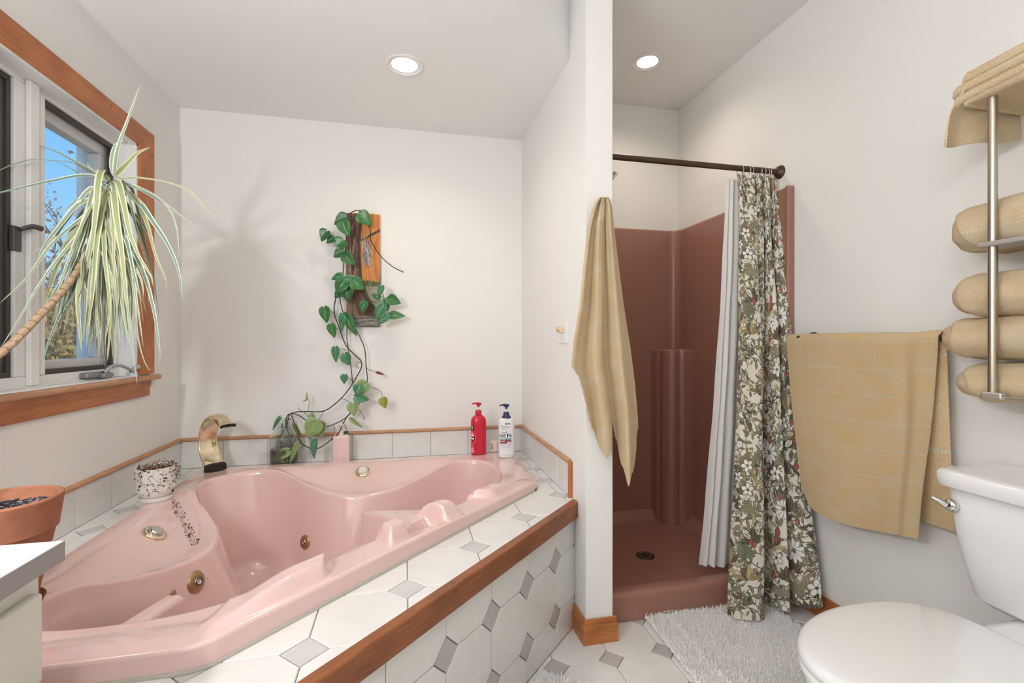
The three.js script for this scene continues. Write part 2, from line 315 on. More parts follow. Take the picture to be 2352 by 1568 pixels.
// ---------------------------------------------------------------- window
{
  const w = structure('window_1', null, null, 'white casement window with dark bronze screen frames');
  const xf = XL - 0.075;
  // jamb boards lining the opening
  const J = (g) => mesh('jamb', g, M.whitePaint, w);
  J(box(XL - 0.16, XL + 0.001, WIN.y1 - 0.012, WIN.y1 + 0.004, WIN.z0, WIN.z1));
  J(box(XL - 0.16, XL + 0.001, WIN.y0, WIN.y1, WIN.z0 - 0.004, WIN.z0 + 0.012));
  J(box(XL - 0.16, XL + 0.001, WIN.y0, WIN.y1, WIN.z1 - 0.012, WIN.z1 + 0.004));
  J(box(XL - 0.16, XL + 0.001, WIN.y0 - 0.004, WIN.y0 + 0.014, WIN.z0, WIN.z1));
  // frame: head, foot, sides, mullion (with a stop bead)
  const fz = [[-2.230, -1.831], [-1.718, -1.320]], y0 = 1.014, y1 = 1.917;
  const F = (name, g) => mesh(name, g, M.whitePaint, w);
  F('frame_head', merge([rbox(xf - 0.07, xf + 0.012, y1, WIN.y1, WIN.z0, WIN.z1, 0.003), rbox(xf + 0.0122, xf + 0.026, y1 + 0.014, WIN.y1 - 0.0122, WIN.z0, WIN.z1, 0.003)]));
  F('frame_foot', merge([rbox(xf - 0.07, xf + 0.014, WIN.y0, y0, WIN.z0, WIN.z1, 0.003), rbox(xf + 0.0142, xf + 0.03, WIN.y0 + 0.0142, y0 - 0.03, WIN.z0, WIN.z1, 0.003)]));
  F('frame_side', rbox(xf - 0.07, xf + 0.011, y0 + 0.0002, y1 - 0.0002, WIN.z0 + 0.0123, fz[0][0], 0.003));
  F('frame_side', rbox(xf - 0.07, xf + 0.011, y0 + 0.0002, y1 - 0.0002, fz[1][1], WIN.z1 - 0.0123, 0.003));
  F('mullion', merge([rbox(xf - 0.07, xf + 0.013, y0 + 0.0002, y1 - 0.0002, fz[0][1], fz[1][0], 0.003), rbox(xf + 0.0132, xf + 0.0285, y0 - 0.029, y1 + 0.0135, -1.795, -1.757, 0.003), rbox(xf + 0.0132, xf + 0.021, y0 + 0.001, y1 - 0.001, -1.8305, -1.808, 0.003)]));
  const screenMat = std({ color: srgb(112, 112, 112), roughness: 0.8, transparent: true, opacity: 0.45 });
  fz.forEach(([a, b], k) => {
    const sf = (n, y, m, x0, x1) => [rbox(x0, x1, y0, y0 + n, a, b, 0.002), rbox(x0, x1, y1 - n, y1, a, b, 0.002), rbox(x0, x1, y0 + n, y1 - n, a, a + n, 0.002), rbox(x0, x1, y0 + n, y1 - n, b - n, b, 0.002)];
    mesh('screen_frame', merge(sf(0.017, 0, 0, xf - 0.012, xf + 0.004)), M.bronze, w);
    if (k) mesh('insect_screen', box(xf - 0.0045, xf - 0.0035, y0 + 0.015, y1 - 0.015, a + 0.015, b - 0.015), screenMat, w);
    // sash behind the screen
    const s = mesh('sash', merge([rbox(xf - 0.062, xf - 0.02, y0 - 0.01, y0 + 0.045, a, b, 0.003), rbox(xf - 0.062, xf - 0.02, y1 - 0.052, y1 + 0.01, a, b, 0.003), rbox(xf - 0.062, xf - 0.0205, y0 + 0.0452, y1 - 0.0522, a - 0.005, a + 0.046, 0.003), rbox(xf - 0.062, xf - 0.0205, y0 + 0.0452, y1 - 0.0522, b - 0.046, b + 0.005, 0.003)]), M.greyVinyl, w);
    mesh('pane', box(xf - 0.046, xf - 0.041, y0 + 0.04, y1 - 0.045, a + 0.04, b - 0.04), M.glass, s);
    // casement crank on the foot of the frame
    if (!k) {
      const c = new THREE.Group(); c.name = 'crank'; w.add(c);
      const zc = -2.075, yc = y0 - 0.022;
      mesh('crank_cover', merge([rbox(xf + 0.010, xf + 0.042, yc - 0.004, yc + 0.016, zc - 0.065, zc + 0.07, 0.007, 3), rbox(xf + 0.030, xf + 0.058, yc - 0.008, yc + 0.012, zc - 0.06, zc + 0.0, 0.008, 3)]), std({ color: srgb(150, 148, 146), metalness: 0.6, roughness: 0.4 }), c);
      const arm = [V(xf + 0.045, yc + 0.012, zc - 0.015), V(xf + 0.055, yc + 0.034, zc - 0.045), V(xf + 0.062, yc + 0.036, zc - 0.085), V(xf + 0.07, yc + 0.014, zc - 0.15)];
      mesh('crank_arm', merge([taperTube(arm, (t) => 0.0075 - t * 0.002, 16, 8), taperTube([V(xf + 0.068, yc + 0.008, zc - 0.148), V(xf + 0.082, yc + 0.028, zc - 0.178)], (t) => 0.006 + t * 0.005, 6, 10)]), std({ color: srgb(176, 175, 173), metalness: 0.5, roughness: 0.4 }), c);
    }
    // sash lock on the mullion
    if (k) {
      const lk = mesh('sash_lock', merge([rbox(xf + 0.004, xf + 0.018, 1.395, 1.47, fz[1][0] - 0.022, fz[1][0] + 0.01, 0.004), taperTube([V(xf + 0.02, 1.462, fz[1][0] - 0.012), V(xf + 0.04, 1.476, fz[1][0] - 0.03), V(xf + 0.05, 1.474, fz[1][0] - 0.05)], (t) => 0.006 + t * 0.003, 8, 8)]), std({ color: srgb(96, 90, 90), metalness: 0.5, roughness: 0.45 }), w);
      lk.userData.label = 'dark metal sash lock lever';
    }
  });
  // outside casing
  mesh('outside_casing', merge([box(XL - 0.20, XL - 0.158, WIN.y0 - 0.1, WIN.y1 + 0.1, WIN.z0 - 0.09, WIN.z0 + 0.028), box(XL - 0.20, XL - 0.158, WIN.y1 - 0.02, WIN.y1 + 0.1, WIN.z0 - 0.09, WIN.z1 + 0.09), box(XL - 0.20, XL - 0.158, WIN.y0 - 0.1, WIN.y0 + 0.03, WIN.z0 - 0.09, WIN.z1 + 0.09), box(XL - 0.20, XL - 0.158, WIN.y0, WIN.y1, WIN.z1 - 0.028, WIN.z1 + 0.09)]), M.whitePaint, w);
  // wood casing, stool and apron
  const t = structure('trim_1', null, null, 'orange stained wood casing around the window');
  const casing = (len, wd) => { const p = new THREE.Shape([[0, 0], [wd, 0], [wd, 0.019], [wd - 0.012, 0.019], [wd - 0.018, 0.016], [0.03, 0.013], [0.024, 0.0115], [0.016, 0.0115], [0.012, 0.010], [0.006, 0.010], [0, 0.006]].map(([a, b]) => new THREE.Vector2(a, b))); return new THREE.ExtrudeGeometry(p, { depth: len, bevelEnabled: false }); };
  { // side casing at the far end: width runs to -z, thickness to +x, length up
    let g = casing(2.018 - 0.985, 0.096); g = xform(g, new THREE.Matrix4().makeBasis(V(0, 0, -1), V(1, 0, 0), V(0, 1, 0))); g.translate(XL, 0.985, WIN.z0 + 0.004);
    { const p = g.attributes.position; for (let i = 0; i < p.count; i++) if (p.getY(i) > 1.9) p.setY(i, WIN.y1 - 0.004 + (WIN.z0 + 0.004 - p.getZ(i)) * 0.077 / 0.096); }
    g.computeVertexNormals(); mesh('side_casing', boxUV(g, 'y'), M.wood, t);
    let g2 = casing(2.018 - 0.985, 0.096); g2 = xform(g2, new THREE.Matrix4().makeBasis(V(0, 0, 1), V(1, 0, 0), V(0, 1, 0))); g2.translate(XL, 0.985, WIN.z1 - 0.004);
    { const p = g2.attributes.position; for (let i = 0; i < p.count; i++) if (p.getY(i) > 1.9) p.setY(i, WIN.y1 - 0.004 + (p.getZ(i) - WIN.z1 + 0.004) * 0.077 / 0.096); }
    g2.computeVertexNormals(); mesh('side_casing', boxUV(g2, 'y'), M.wood, t);
    let g3 = casing(1, 0.077); g3 = xform(g3, new THREE.Matrix4().makeBasis(V(0, 1, 0), V(1, 0, 0), V(0, 0, 1))); g3.translate(XL, WIN.y1 - 0.004, 0);
    { const p = g3.attributes.position; for (let i = 0; i < p.count; i++) { const w2 = (p.getY(i) - WIN.y1 + 0.004) * 0.096 / 0.077; p.setZ(i, p.getZ(i) > 0.5 ? WIN.z1 - 0.004 + w2 : WIN.z0 + 0.004 - w2); } }
    g3.computeVertexNormals(); mesh('head_casing', boxUV(g3, 'z'), M.wood, t);
    mesh('stool', boxUV(merge([rbox(XL + 0.004, XL + 0.036, 0.958, 0.979, WIN.z0 - 0.125, WIN.z1 + 0.125, 0.009, 3)]), 'z'), M.woodBead, t);
    mesh('inner_sill', rbox(XL - 0.05, XL + 0.006, 0.955, 0.9795, WIN.z0, WIN.z1, 0.003), M.whitePaint, t);
    const ap = new THREE.Shape([[0, 0], [0.010, 0], [0.012, 0.006], [0.012, 0.034], [0.017, 0.046], [0.017, 0.068], [0, 0.068]].map(([a, b]) => new THREE.Vector2(a, b)));
    const ga = new THREE.ExtrudeGeometry(ap, { depth: (WIN.z1 - WIN.z0) + 0.14, bevelEnabled: false }); ga.translate(XL, 0.891, WIN.z0 - 0.07);
    mesh('apron', boxUV(ga, 'z'), M.wood, t);
  }
}
// ---------------------------------------------------------------- tub deck: platform, tiles, wood nosing, splash tiles, bead
const LP = (p, y, q) => V(p + XL, y, q + ZB);                    // corner coordinates: p from the left wall, q from the back wall
const TUB = { o: 0.158, e: 1.632, k: 2.335 };                     // tub footprint in corner coordinates
const deck = structure('tub_deck', null, null, 'raised platform tiled in white octagons around the corner tub');
{
  const PMAX = XS - XL, KF = DECK_K - XL - ZB - 0.011, KT = -1.122 - XL - ZB;
  const s = new THREE.Shape([[0, 0], [PMAX, 0], [PMAX, KF - PMAX], [KF - 1.727, 1.727], [0, 1.727]].map(([a, b]) => new THREE.Vector2(a, -b)));
  const i = 0.05;
  s.holes.push(new THREE.Path([[TUB.o + i, TUB.o + i], [TUB.o + i, TUB.e - i], [TUB.k - TUB.e - i * 0.4, TUB.e - i], [TUB.e - i, TUB.k - TUB.e - i * 0.4], [TUB.e - i, TUB.o + i]].map(([a, b]) => new THREE.Vector2(a, -b))));
  const g = new THREE.ExtrudeGeometry(s, { depth: HD - 0.006 - 0.001, bevelEnabled: false });
  g.rotateX(-Math.PI / 2); g.translate(XL, 0.001, ZB);
  mesh('platform', boxUV(g), M.grout, deck);
  const c = 0.03, P = PMAX;
  const S = [
    [[-1, -1, -(TUB.k - 0.05)], [1, 1, KT], [1, 0, P], [0, 1, 1.727]],
    [[0, -1, -(TUB.e - c)], [0, 1, 1.727], [1, 1, TUB.k - 0.05], [-1, 0, 0]],
    [[-1, 0, -(TUB.e - c)], [1, 0, P], [1, 1, TUB.k - 0.05], [0, -1, 0]],
    [[0, -1, 0], [0, 1, TUB.o + c], [-1, 0, 0], [1, 0, TUB.e - c]],
    [[-1, 0, 0], [1, 0, TUB.o + c], [0, -1, -(TUB.o + c)], [0, 1, TUB.e - c]],
  ];
  layTiles(deck, 0.008 - XL, -1.2335 - ZB, [0, P, 0, 1.74], S, [V(XL, HD - 0.006, ZB), V(1, 0, 0), V(0, 0, 1), V(0, 1, 0)], deckTileMats);
  // front of the deck: vertical face on the diagonal, a = distance along (x - z)/sqrt2, b = height
  const r2 = Math.SQRT1_2, A0 = (XS - (DECK_K - XS)) * r2, kb = DECK_K - 0.011;
  layTiles(deck, 0.9375, 0.1145, [-0.1, A0, 0, 0.5], [[[1, 0, A0 - 0.001], [-1, 0, 0.1], [0, 1, 0.47], [0, -1, -0.001]]],
    [V(kb / 2, 0, kb / 2), V(r2, 0, -r2), V(0, 1, 0), V(r2, 0, r2)], tileMats, 0.0078);
  // wood nosing along the diagonal edge
  const sh = new THREE.Shape([[-0.004, 0.0], [0.022, 0.0], [0.0235, 0.0015], [0.0235, 0.060], [0.021, 0.0635], [-0.0045, 0.0635], [-0.0045, 0.045]].map(([a, b]) => new THREE.Vector2(a, b)));
  const ln = 1.32; let gn = new THREE.ExtrudeGeometry(sh, { depth: ln, bevelEnabled: false });
  gn = xform(gn, new THREE.Matrix4().makeBasis(V(r2, 0, r2), V(0, 1, 0), V(-r2, 0, r2)));
  { const p = gn.attributes.position, uv = new Float32Array(p.count * 2); for (let k = 0; k < p.count; k++) { uv[k * 2] = (p.getX(k) - p.getZ(k)) * r2; uv[k * 2 + 1] = p.getY(k) + (p.getX(k) + p.getZ(k)) * r2; } gn.setAttribute('uv', new THREE.BufferAttribute(uv, 2)); }
  const off = V(r2, 0, r2).multiplyScalar(0.0);
  gn.translate(XS - 0.002 + off.x, 0.4365, DECK_K - XS + 0.002 + off.z);
  { const p = gn.attributes.position; for (let k = 0; k < p.count; k++) { if (p.getX(k) > XS - 0.001) { const e = p.getX(k) - XS + 0.001; p.setX(k, p.getX(k) - e); p.setZ(k, p.getZ(k) + e); } } }
  mesh('edge_nosing', gn, M.woodDark, deck).userData.label = 'dark reddish wood nosing along the deck edge';
  // splash tiles standing on the deck against the three walls
  const sp = (org, ea, en, joints) => { for (let k = 0; k + 1 < joints.length; k++) { const a = Math.min(joints[k], joints[k + 1]) + 0.0012, b = Math.max(joints[k], joints[k + 1]) - 0.0012; if (b - a > 0.006) mesh('splash_tile', tileGeo([[a, HD + 0.001], [b, HD + 0.001], [b, 0.628], [a, 0.628]], 0.007, 0.0015, org, ea, V(0, 1, 0), en), tileMats.tile[k % 3], deck); } };
  const jx = []; for (let k = -5; k < 4; k++) { const x = -0.0635 + k * 0.2055; if (x > XL + 0.009 && x < XS - 0.009) jx.push(x); }
  sp(V(0, 0, ZB), V(1, 0, 0), V(0, 0, 1), [XL, ...jx, XS]);
  sp(V(XL, 0, 0), V(0, 0, 1), V(1, 0, 0), [ZB + 0.008, -2.475, -2.2715, -2.068, -1.8645, -1.661, -1.4575, -1.254, -1.0505, -0.915]);
  sp(V(XS, 0, 0), V(0, 0, 1), V(-1, 0, 0), [ZB + 0.008, -2.586, -2.381, -2.176, -1.971, -1.806]);
  // bead on top of the splash tiles
  const bs = () => { const q = new THREE.Shape(); q.moveTo(0, -0.009); q.lineTo(0.008, -0.009); q.absarc(0.008, 0, 0.009, -Math.PI / 2, Math.PI / 2); q.lineTo(0, 0.009); return q; };
  const bead = (len, m) => { const g2 = new THREE.ExtrudeGeometry(bs(), { depth: len, bevelEnabled: false, curveSegments: 6 }); return xform(g2, m); };
  const by = 0.637, bm = (ex, ez, o) => new THREE.Matrix4().makeBasis(ex, V(0, 1, 0), ez).setPosition(o);
  mesh('bead', boxUV(bead(XS - XL, bm(V(0, 0, 1), V(1, 0, 0), V(XL, by, ZB))), 'x'), M.woodBead, deck);
  mesh('bead', boxUV(bead(1.73, bm(V(1, 0, 0), V(0, 0, 1), V(XL, by, ZB + 0.004))), 'z'), M.woodBead, deck);
  mesh('bead', boxUV(bead(0.826, bm(V(-1, 0, 0), V(0, 0, 1), V(XS, by, ZB + 0.004))), 'z'), M.woodBead, deck);
  mesh('bead', boxUV(bead(0.146, new THREE.Matrix4().makeBasis(V(-1, 0, 0), V(0, 0, 1), V(0, 1, 0)).setPosition(XS, HD, -1.806)), 'y'), M.wood, deck);
}
// ---------------------------------------------------------------- lamps
function recessedLight(x, y, z, label, flux) {
  const g = thing('recessed_light', label, 'ceiling light', [x, y, z], 0, 'recessed ceiling lights');
  mesh('trim_ring', lathe([[0.058, 0.020], [0.061, 0.002], [0.067, -0.004], [0.074, -0.005], [0.079, -0.002], [0.079, 0.001], [0.06, 0.001]], 48), M.plasticWhite, g);
  mesh('lens', lathe([[0, -0.001], [0.052, -0.001], [0.0605, 0.004], [0.0605, 0.006], [0, 0.006]], 40), std({ color: 0xffffff, emissive: 0xfff8ee, emissiveIntensity: 2.2, roughness: 0.6 }), g);
  const l = new THREE.SpotLight(0xfff0dc, flux / (2 * Math.PI), 0, 1.35, 0.9, 2);
  l.name = 'recessed_lamp'; l.position.set(0, -0.012, 0); l.target.position.set(0, -1, 0); l.castShadow = true; l.shadow.radius = 2.2; l.shadow.mapSize.set(1024, 1024);
  g.add(l, l.target);
}
recessedLight(0.001, YC, -2.028, 'round recessed light in the dropped ceiling above the pink tub', 7);
recessedLight(1.216, YM, -2.214, 'round recessed light with wide trim above the shower stall', 6.5);
{ // light bar over the vanity, beside the camera on the left wall; its bulbs glint in the tub
  const v = thing('vanity_light_bar', 'chrome vanity light bar with round bulbs on the left wall', 'wall light', [XL, 1.58, -0.12]);
  mesh('back_plate', rbox(0, 0.03, -0.05, 0.05, -0.55, 0.55, 0.006), M.nickel, v);
  for (let i = 0; i < 5; i++) {
    const z = -0.44 + i * 0.22;
    const s = mesh('socket', lathe([[0.022, 0], [0.022, 0.03], [0.016, 0.035]], 20).rotateZ(-Math.PI / 2).translate(0.03, 0, z), M.nickel, v);
    mesh('bulb', new THREE.SphereGeometry(0.045, 24, 16).translate(0.11, 0, z), std({ color: 0xffffff, emissive: 0xfffdfa, emissiveIntensity: 3, roughness: 0.4 }), v);
    const l = new THREE.PointLight(0xf6f8fb, 0.66, 0, 2); l.name = 'bulb_lamp'; l.position.set(0.11, 0, z); l.castShadow = true; l.shadow.radius = 2.2; v.add(l);
  }
}
{ // frosted globe on a stem in the middle of the room, behind the camera
  const c = thing('ceiling_light', 'frosted globe ceiling light in the middle of the bathroom', 'ceiling light', [-0.25, YM, 0.40]);
  mesh('canopy', lathe([[0, -0.022], [0.06, -0.022], [0.07, -0.016], [0.07, 0]], 40), M.nickel, c);
  mesh('stem', new THREE.CylinderGeometry(0.008, 0.008, 0.49, 12).translate(0, -0.265, 0), M.nickel, c);
  mesh('globe', new THREE.SphereGeometry(0.12, 32, 20).translate(0, -0.62, 0), std({ color: 0xffffff, emissive: 0xfff8f0, emissiveIntensity: 1.5, roughness: 0.5 }), c);
  const l = new THREE.PointLight(0xf6f8fb, 0.95, 0, 2); l.name = 'globe_lamp'; l.position.set(0, -0.62, 0); l.castShadow = true; l.shadow.radius = 6; c.add(l);
}
// ---------------------------------------------------------------- corner bathtub
const tub = thing('bathtub', 'glossy pink corner whirlpool tub set into the tiled deck', 'bathtub');
let tubShell;
{
  const half = [                                                  // inner lip of the basin from the back corner round to the middle of the front: p, q, height
    [0.300, 0.300, 0.530], [0.350, 0.258, 0.530], [0.440, 0.242, 0.530], [0.545, 0.275, 0.512], [0.650, 0.352, 0.482], [0.770, 0.425, 0.455], [0.890, 0.450, 0.446], [1.020, 0.425, 0.455], [1.140, 0.375, 0.480], [1.270, 0.305, 0.515],
    [1.370, 0.268, 0.528], [1.450, 0.285, 0.530], [1.500, 0.360, 0.530], [1.512, 0.500, 0.532], [1.490, 0.640, 0.536], [1.420, 0.765, 0.540], [1.300, 0.900, 0.540], [1.180, 1.020, 0.540],
  ];
  const ctrl = [...half, ...half.slice(1).reverse().map(([p, q, y]) => [q, p, y])];
  const cc = new THREE.CatmullRomCurve3(ctrl.map(([p, q, y]) => V(p, y, q)), true, 'centripetal');
  const c = [0.80, 0.80];
  // outer outline: rounded pentagon
  const { o, e, k } = TUB, verts = [[o, o, 0.05], [e, o, 0.05], [e, k - e, 0.03], [k - e, e, 0.04], [o, e, 0.05]], outline = [];
  verts.forEach(([x, y, r], i) => {
    const A = verts[(i + 4) % 5], B = verts[(i + 1) % 5], la = Math.hypot(A[0] - x, A[1] - y), lb = Math.hypot(B[0] - x, B[1] - y);
    const P0 = [x + (A[0] - x) / la * r, y + (A[1] - y) / la * r], P2 = [x + (B[0] - x) / lb * r, y + (B[1] - y) / lb * r];
    for (let t = 0; t <= 8; t++) { const u = t / 8; outline.push([P0[0] * (1 - u) ** 2 + 2 * x * u * (1 - u) + P2[0] * u * u, P0[1] * (1 - u) ** 2 + 2 * y * u * (1 - u) + P2[1] * u * u]); }
  });
  const hit = (dx, dy) => {
    let best = 9;
    for (let i = 0; i < outline.length; i++) {
      const [ax, ay] = outline[i], [bx, by] = outline[(i + 1) % outline.length], ex = bx - ax, ey = by - ay, den = dx * ey - dy * ex;
      if (Math.abs(den) < 1e-9) continue;
      const t = ((ax - c[0]) * ey - (ay - c[1]) * ex) / den, s = ((ax - c[0]) * dy - (ay - c[1]) * dx) / den;
      if (t > 0 && s >= -1e-6 && s <= 1 + 1e-6 && t < best) best = t;
    }
    return best;
  };
  // sample the lip by the angle round the middle, densely along the front
  const raw = Array.from({ length: 3000 }, (_, i) => cc.getPoint(i / 3000));
  raw.sort((a, b) => Math.atan2(a.z - c[1], a.x - c[0]) - Math.atan2(b.z - c[1], b.x - c[0]));
  const ang = raw.map((p) => Math.atan2(p.z - c[1], p.x - c[0]));
  const lipAt = (th) => { let lo = 0, hi = ang.length - 1; if (th <= ang[0] || th >= ang[hi]) return raw[0]; while (hi - lo > 1) { const m = (lo + hi) >> 1; if (ang[m] < th) lo = m; else hi = m; } const t = (th - ang[lo]) / (ang[hi] - ang[lo] || 1); return raw[lo].clone().lerp(raw[hi], t); };
  const aR = Math.atan2(k - e - c[1], e - c[0]), aK = Math.atan2(e - c[1], k - e - c[0]);
  const angles = [];
  for (let i = 0; i < 560; i++) { const s = i / 560, P = [lerp(e, k - e, s), lerp(k - e, e, s)]; angles.push(Math.atan2(P[1] - c[1], P[0] - c[0])); }
  for (let i = 0; i < 420; i++) angles.push(aK + (aR + 2 * Math.PI - aK) * i / 420);
  const front = (P) => {                                           // along the front edge: height of the outer edge and of the crest
    const s = (P[0] - P[1] + XL - ZB) / Math.SQRT2, d = Math.abs(s - 1.105), edge = lerp(0.546, 0.531, smooth(0.8, 1.75, s));
    const high = smooth(0.366, 0.396, d) * lerp(0.034, 0.006, smooth(0.48, 0.70, d)), bump = smooth(0.075, 0.098, d) * (1 - smooth(0.150, 0.178, d)) * 0.048;
    return { edge, crest: edge + high + bump, s, pocket: 1 - smooth(0.07, 0.095, d) };
  };
  const rings = [], NP = angles.length;
  for (const th0 of angles) {
    const th = Math.atan2(Math.sin(th0), Math.cos(th0)), dx = Math.cos(th), dy = Math.sin(th), R = hit(dx, dy), O = [c[0] + dx * R, c[1] + dy * R];
    const lip = lipAt(th); let rl = Math.hypot(lip.x - c[0], lip.z - c[1]), yl = lip.y;
    const kk = O[0] + O[1], f = front(O), isF = smooth(k - 0.05, k - 0.004, kk);
    const be = 0.531 + 0.013 * smooth(1.15, 1.55, O[1]), edge = lerp(be, f.edge, isF), crest = lerp(be + 0.006 * smooth(1.2, 1.6, O[1]), f.crest, isF), wr = isF > 0.3 ? 0.097 : 0.07;
    yl = lerp(yl, edge - 0.003, smooth(0.500, 0.530, yl));
    const cosF = isF > 0.3 ? Math.max(0.45, (dx + dy) * Math.SQRT1_2) : 1, wd = R - rl;
    if (isF > 0.5) { const arm = Math.exp(-(Math.abs((f.s - 1.225) / 0.085) ** 2.6)); rl -= arm * 0.25 / cosF; yl = lerp(yl, 0.522, arm); if (rl < 0.12) rl = 0.12; }
    const W = R - rl, ring = [];
    const at = (w, y) => { const r = R - w; ring.push(V(c[0] + dx * r + XL, y, c[1] + dy * r + ZB)); };
    at(0.004, HD - 0.02); at(0, HD + 0.0005); at(0, HD + 0.006); at(0, edge - 0.010);
    for (const a of [0.2, 0.45, 0.7, 1]) at(0.009 / cosF * (1 - Math.cos(a * Math.PI / 2)), edge - 0.010 + 0.010 * Math.sin(a * Math.PI / 2));
    const w0 = 0.009 / cosF, wr2 = Math.min(wr / cosF, W * 0.92);
    for (let j = 1; j <= 22; j++) {
      const w = lerp(w0, W - 0.004, j / 22), a = (w - w0) / (wr2 - w0), rise = smooth(0.0, 0.42, a) * (1 - 0.12 * smooth(0.85, 1, a));
      let y = edge + (crest - edge) * rise * (1 - smooth(1.0, 1.6, a));
      y = lerp(y, Math.min(yl, y), smooth(isF > 0.3 ? 1.0 : 0.75, Math.max(1.15, W / wr2), a));
      y -= f.pocket * isF * 0.022 * smooth(0.12, 0.3, a) * (1 - smooth(0.8, 0.95, a));
      at(w, y);
    }
    const yE = ring[ring.length - 1].y;
    for (const a of [0.25, 0.5, 0.75, 1]) at(W - 0.004 + 0.020 * Math.sin(a * Math.PI / 2), yE - 0.020 * (1 - Math.cos(a * Math.PI / 2)));
    const yf = 0.085, inset = Math.min(0.085, rl * 0.24), y1 = yE - 0.02, fr = 0.10, w1 = W + 0.016;
    for (let j = 1; j <= 12; j++) { const t = j / 12; at(w1 + inset * t, lerp(y1, yf + fr, t)); }
    const fi = Math.min(0.10, Math.max(0.02, rl - inset - 0.10));
    for (let j = 1; j <= 8; j++) { const a = j / 8 * Math.PI / 2; at(w1 + inset + fi * Math.sin(a) * 0.999 * (1 - 0.0) * (1 - Math.cos(a)) ** 0.0 * (1 - Math.cos(a) * 0.0) - fi * Math.sin(a) + fi * (1 - Math.cos(a)), yf + fr * (1 - Math.sin(a))); }
    const wEnd = w1 + inset + fi;
    for (let j = 1; j <= 4; j++) at(lerp(wEnd, R - 0.0005, j / 4), yf - 0.004 * j / 4);
    rings.push(ring);
  }
  const NS = rings[0].length;
  tubShell = gridGeo(NP, NS - 1, (u, v) => rings[Math.round(u * NP) % NP][Math.round(v * (NS - 1))], (u, v) => [u * 5, v * 2], true);
  mesh('tub_shell', tubShell, M.tubPink, tub);
  // moulded arm rest inside the left lobe
  const ar = new RoundedBoxGeometry(0.058, 0.36, 0.30, 4, 0.02);
  { const p = ar.attributes.position; for (let i = 0; i < p.count; i++) if (p.getY(i) > 0) p.setY(i, p.getY(i) + p.getZ(i) * 0.16); ar.computeVertexNormals(); }
  ar.rotateY(-0.10); const at = LP(0.446, 0.268, 1.300); ar.translate(at.x, at.y, at.z);
  mesh('arm_rest', ar, M.tubPink, tub);
  // caulk line where the rim meets the deck tiles
  const cpts = outline.map(([x, y]) => LP(x, HD + 0.0012, y)); cpts.push(cpts[0]);
  mesh('caulk', new THREE.TubeGeometry(new THREE.CatmullRomCurve3(cpts, true, 'catmullrom', 0.05), 300, 0.0058, 6, true), M.caulk, tub);
  // fittings placed on the shell where the photograph shows them
  const probe = new THREE.Mesh(tubShell, new THREE.MeshBasicMaterial({ side: THREE.DoubleSide })), rc = new THREE.Raycaster();
  const touch = (u, v) => { rc.set(C0, ray(u, v).normalize()); const h = rc.intersectObject(probe)[0]; const n = h.face.normal.clone(); if (n.dot(ray(u, v)) > 0) n.negate(); return { p: h.point, n }; };
  globalThis.tubTouch = touch;
  const seat = (g, { p, n }, bury = 0) => g.applyMatrix4(new THREE.Matrix4().compose(p.clone().addScaledVector(n, -bury), new THREE.Quaternion().setFromUnitVectors(V(0, 1, 0), n), V(1, 1, 1)));
  for (const [u, v] of [[834, 1083], [354, 1226]]) {
    const g = new THREE.Group(); g.name = 'air_control_knob'; tub.add(g); const s = touch(u, v);
    mesh('knob_ring', seat(lathe([[0.0, 0.0], [0.034, 0.0], [0.036, 0.004], [0.034, 0.009], [0.027, 0.012], [0.024, 0.010], [0, 0.010]]), s, 0.002), M.brass, g);
    mesh('knob_cap', seat(lathe([[0.0235, 0.006], [0.0235, 0.014], [0.019, 0.02], [0.017, 0.0205], [0, 0.0205]], 12), s, 0.002), u > 600 ? std({ color: srgb(226, 222, 208), roughness: 0.25 }) : M.chrome, g);
  }
  for (const [u, v, r] of [[701, 1245, 0.031], [450, 1336, 0.033]]) {
    const g = new THREE.Group(); g.name = 'water_jet'; tub.add(g); const s = touch(u, v);
    mesh('jet_flange', seat(lathe([[0.0, 0.0], [r, 0.0], [r, 0.002], [r * 0.86, 0.007], [r * 0.5, 0.010], [r * 0.42, 0.008], [0, 0.008]]), s, 0.001), M.agedBrass, g);
    mesh('jet_nozzle', seat(lathe([[r * 0.40, 0.004], [r * 0.40, 0.012], [r * 0.26, 0.013], [r * 0.22, 0.008], [r * 0.10, 0.009], [0, 0.012]], 24), s, 0.001), M.chrome, g);
    mesh('nozzle_gap', seat(new THREE.TorusGeometry(r * 0.32, r * 0.07, 8, 24).rotateX(Math.PI / 2).translate(0, 0.0115, 0), s, 0.001), M.black, g);
  }
  { const s = touch(397, 1361); mesh('suction_screw', seat(lathe([[0, 0], [0.008, 0], [0.008, 0.004], [0.004, 0.006], [0, 0.006]], 16), s, 0.001), M.agedBrass, tub); }
}
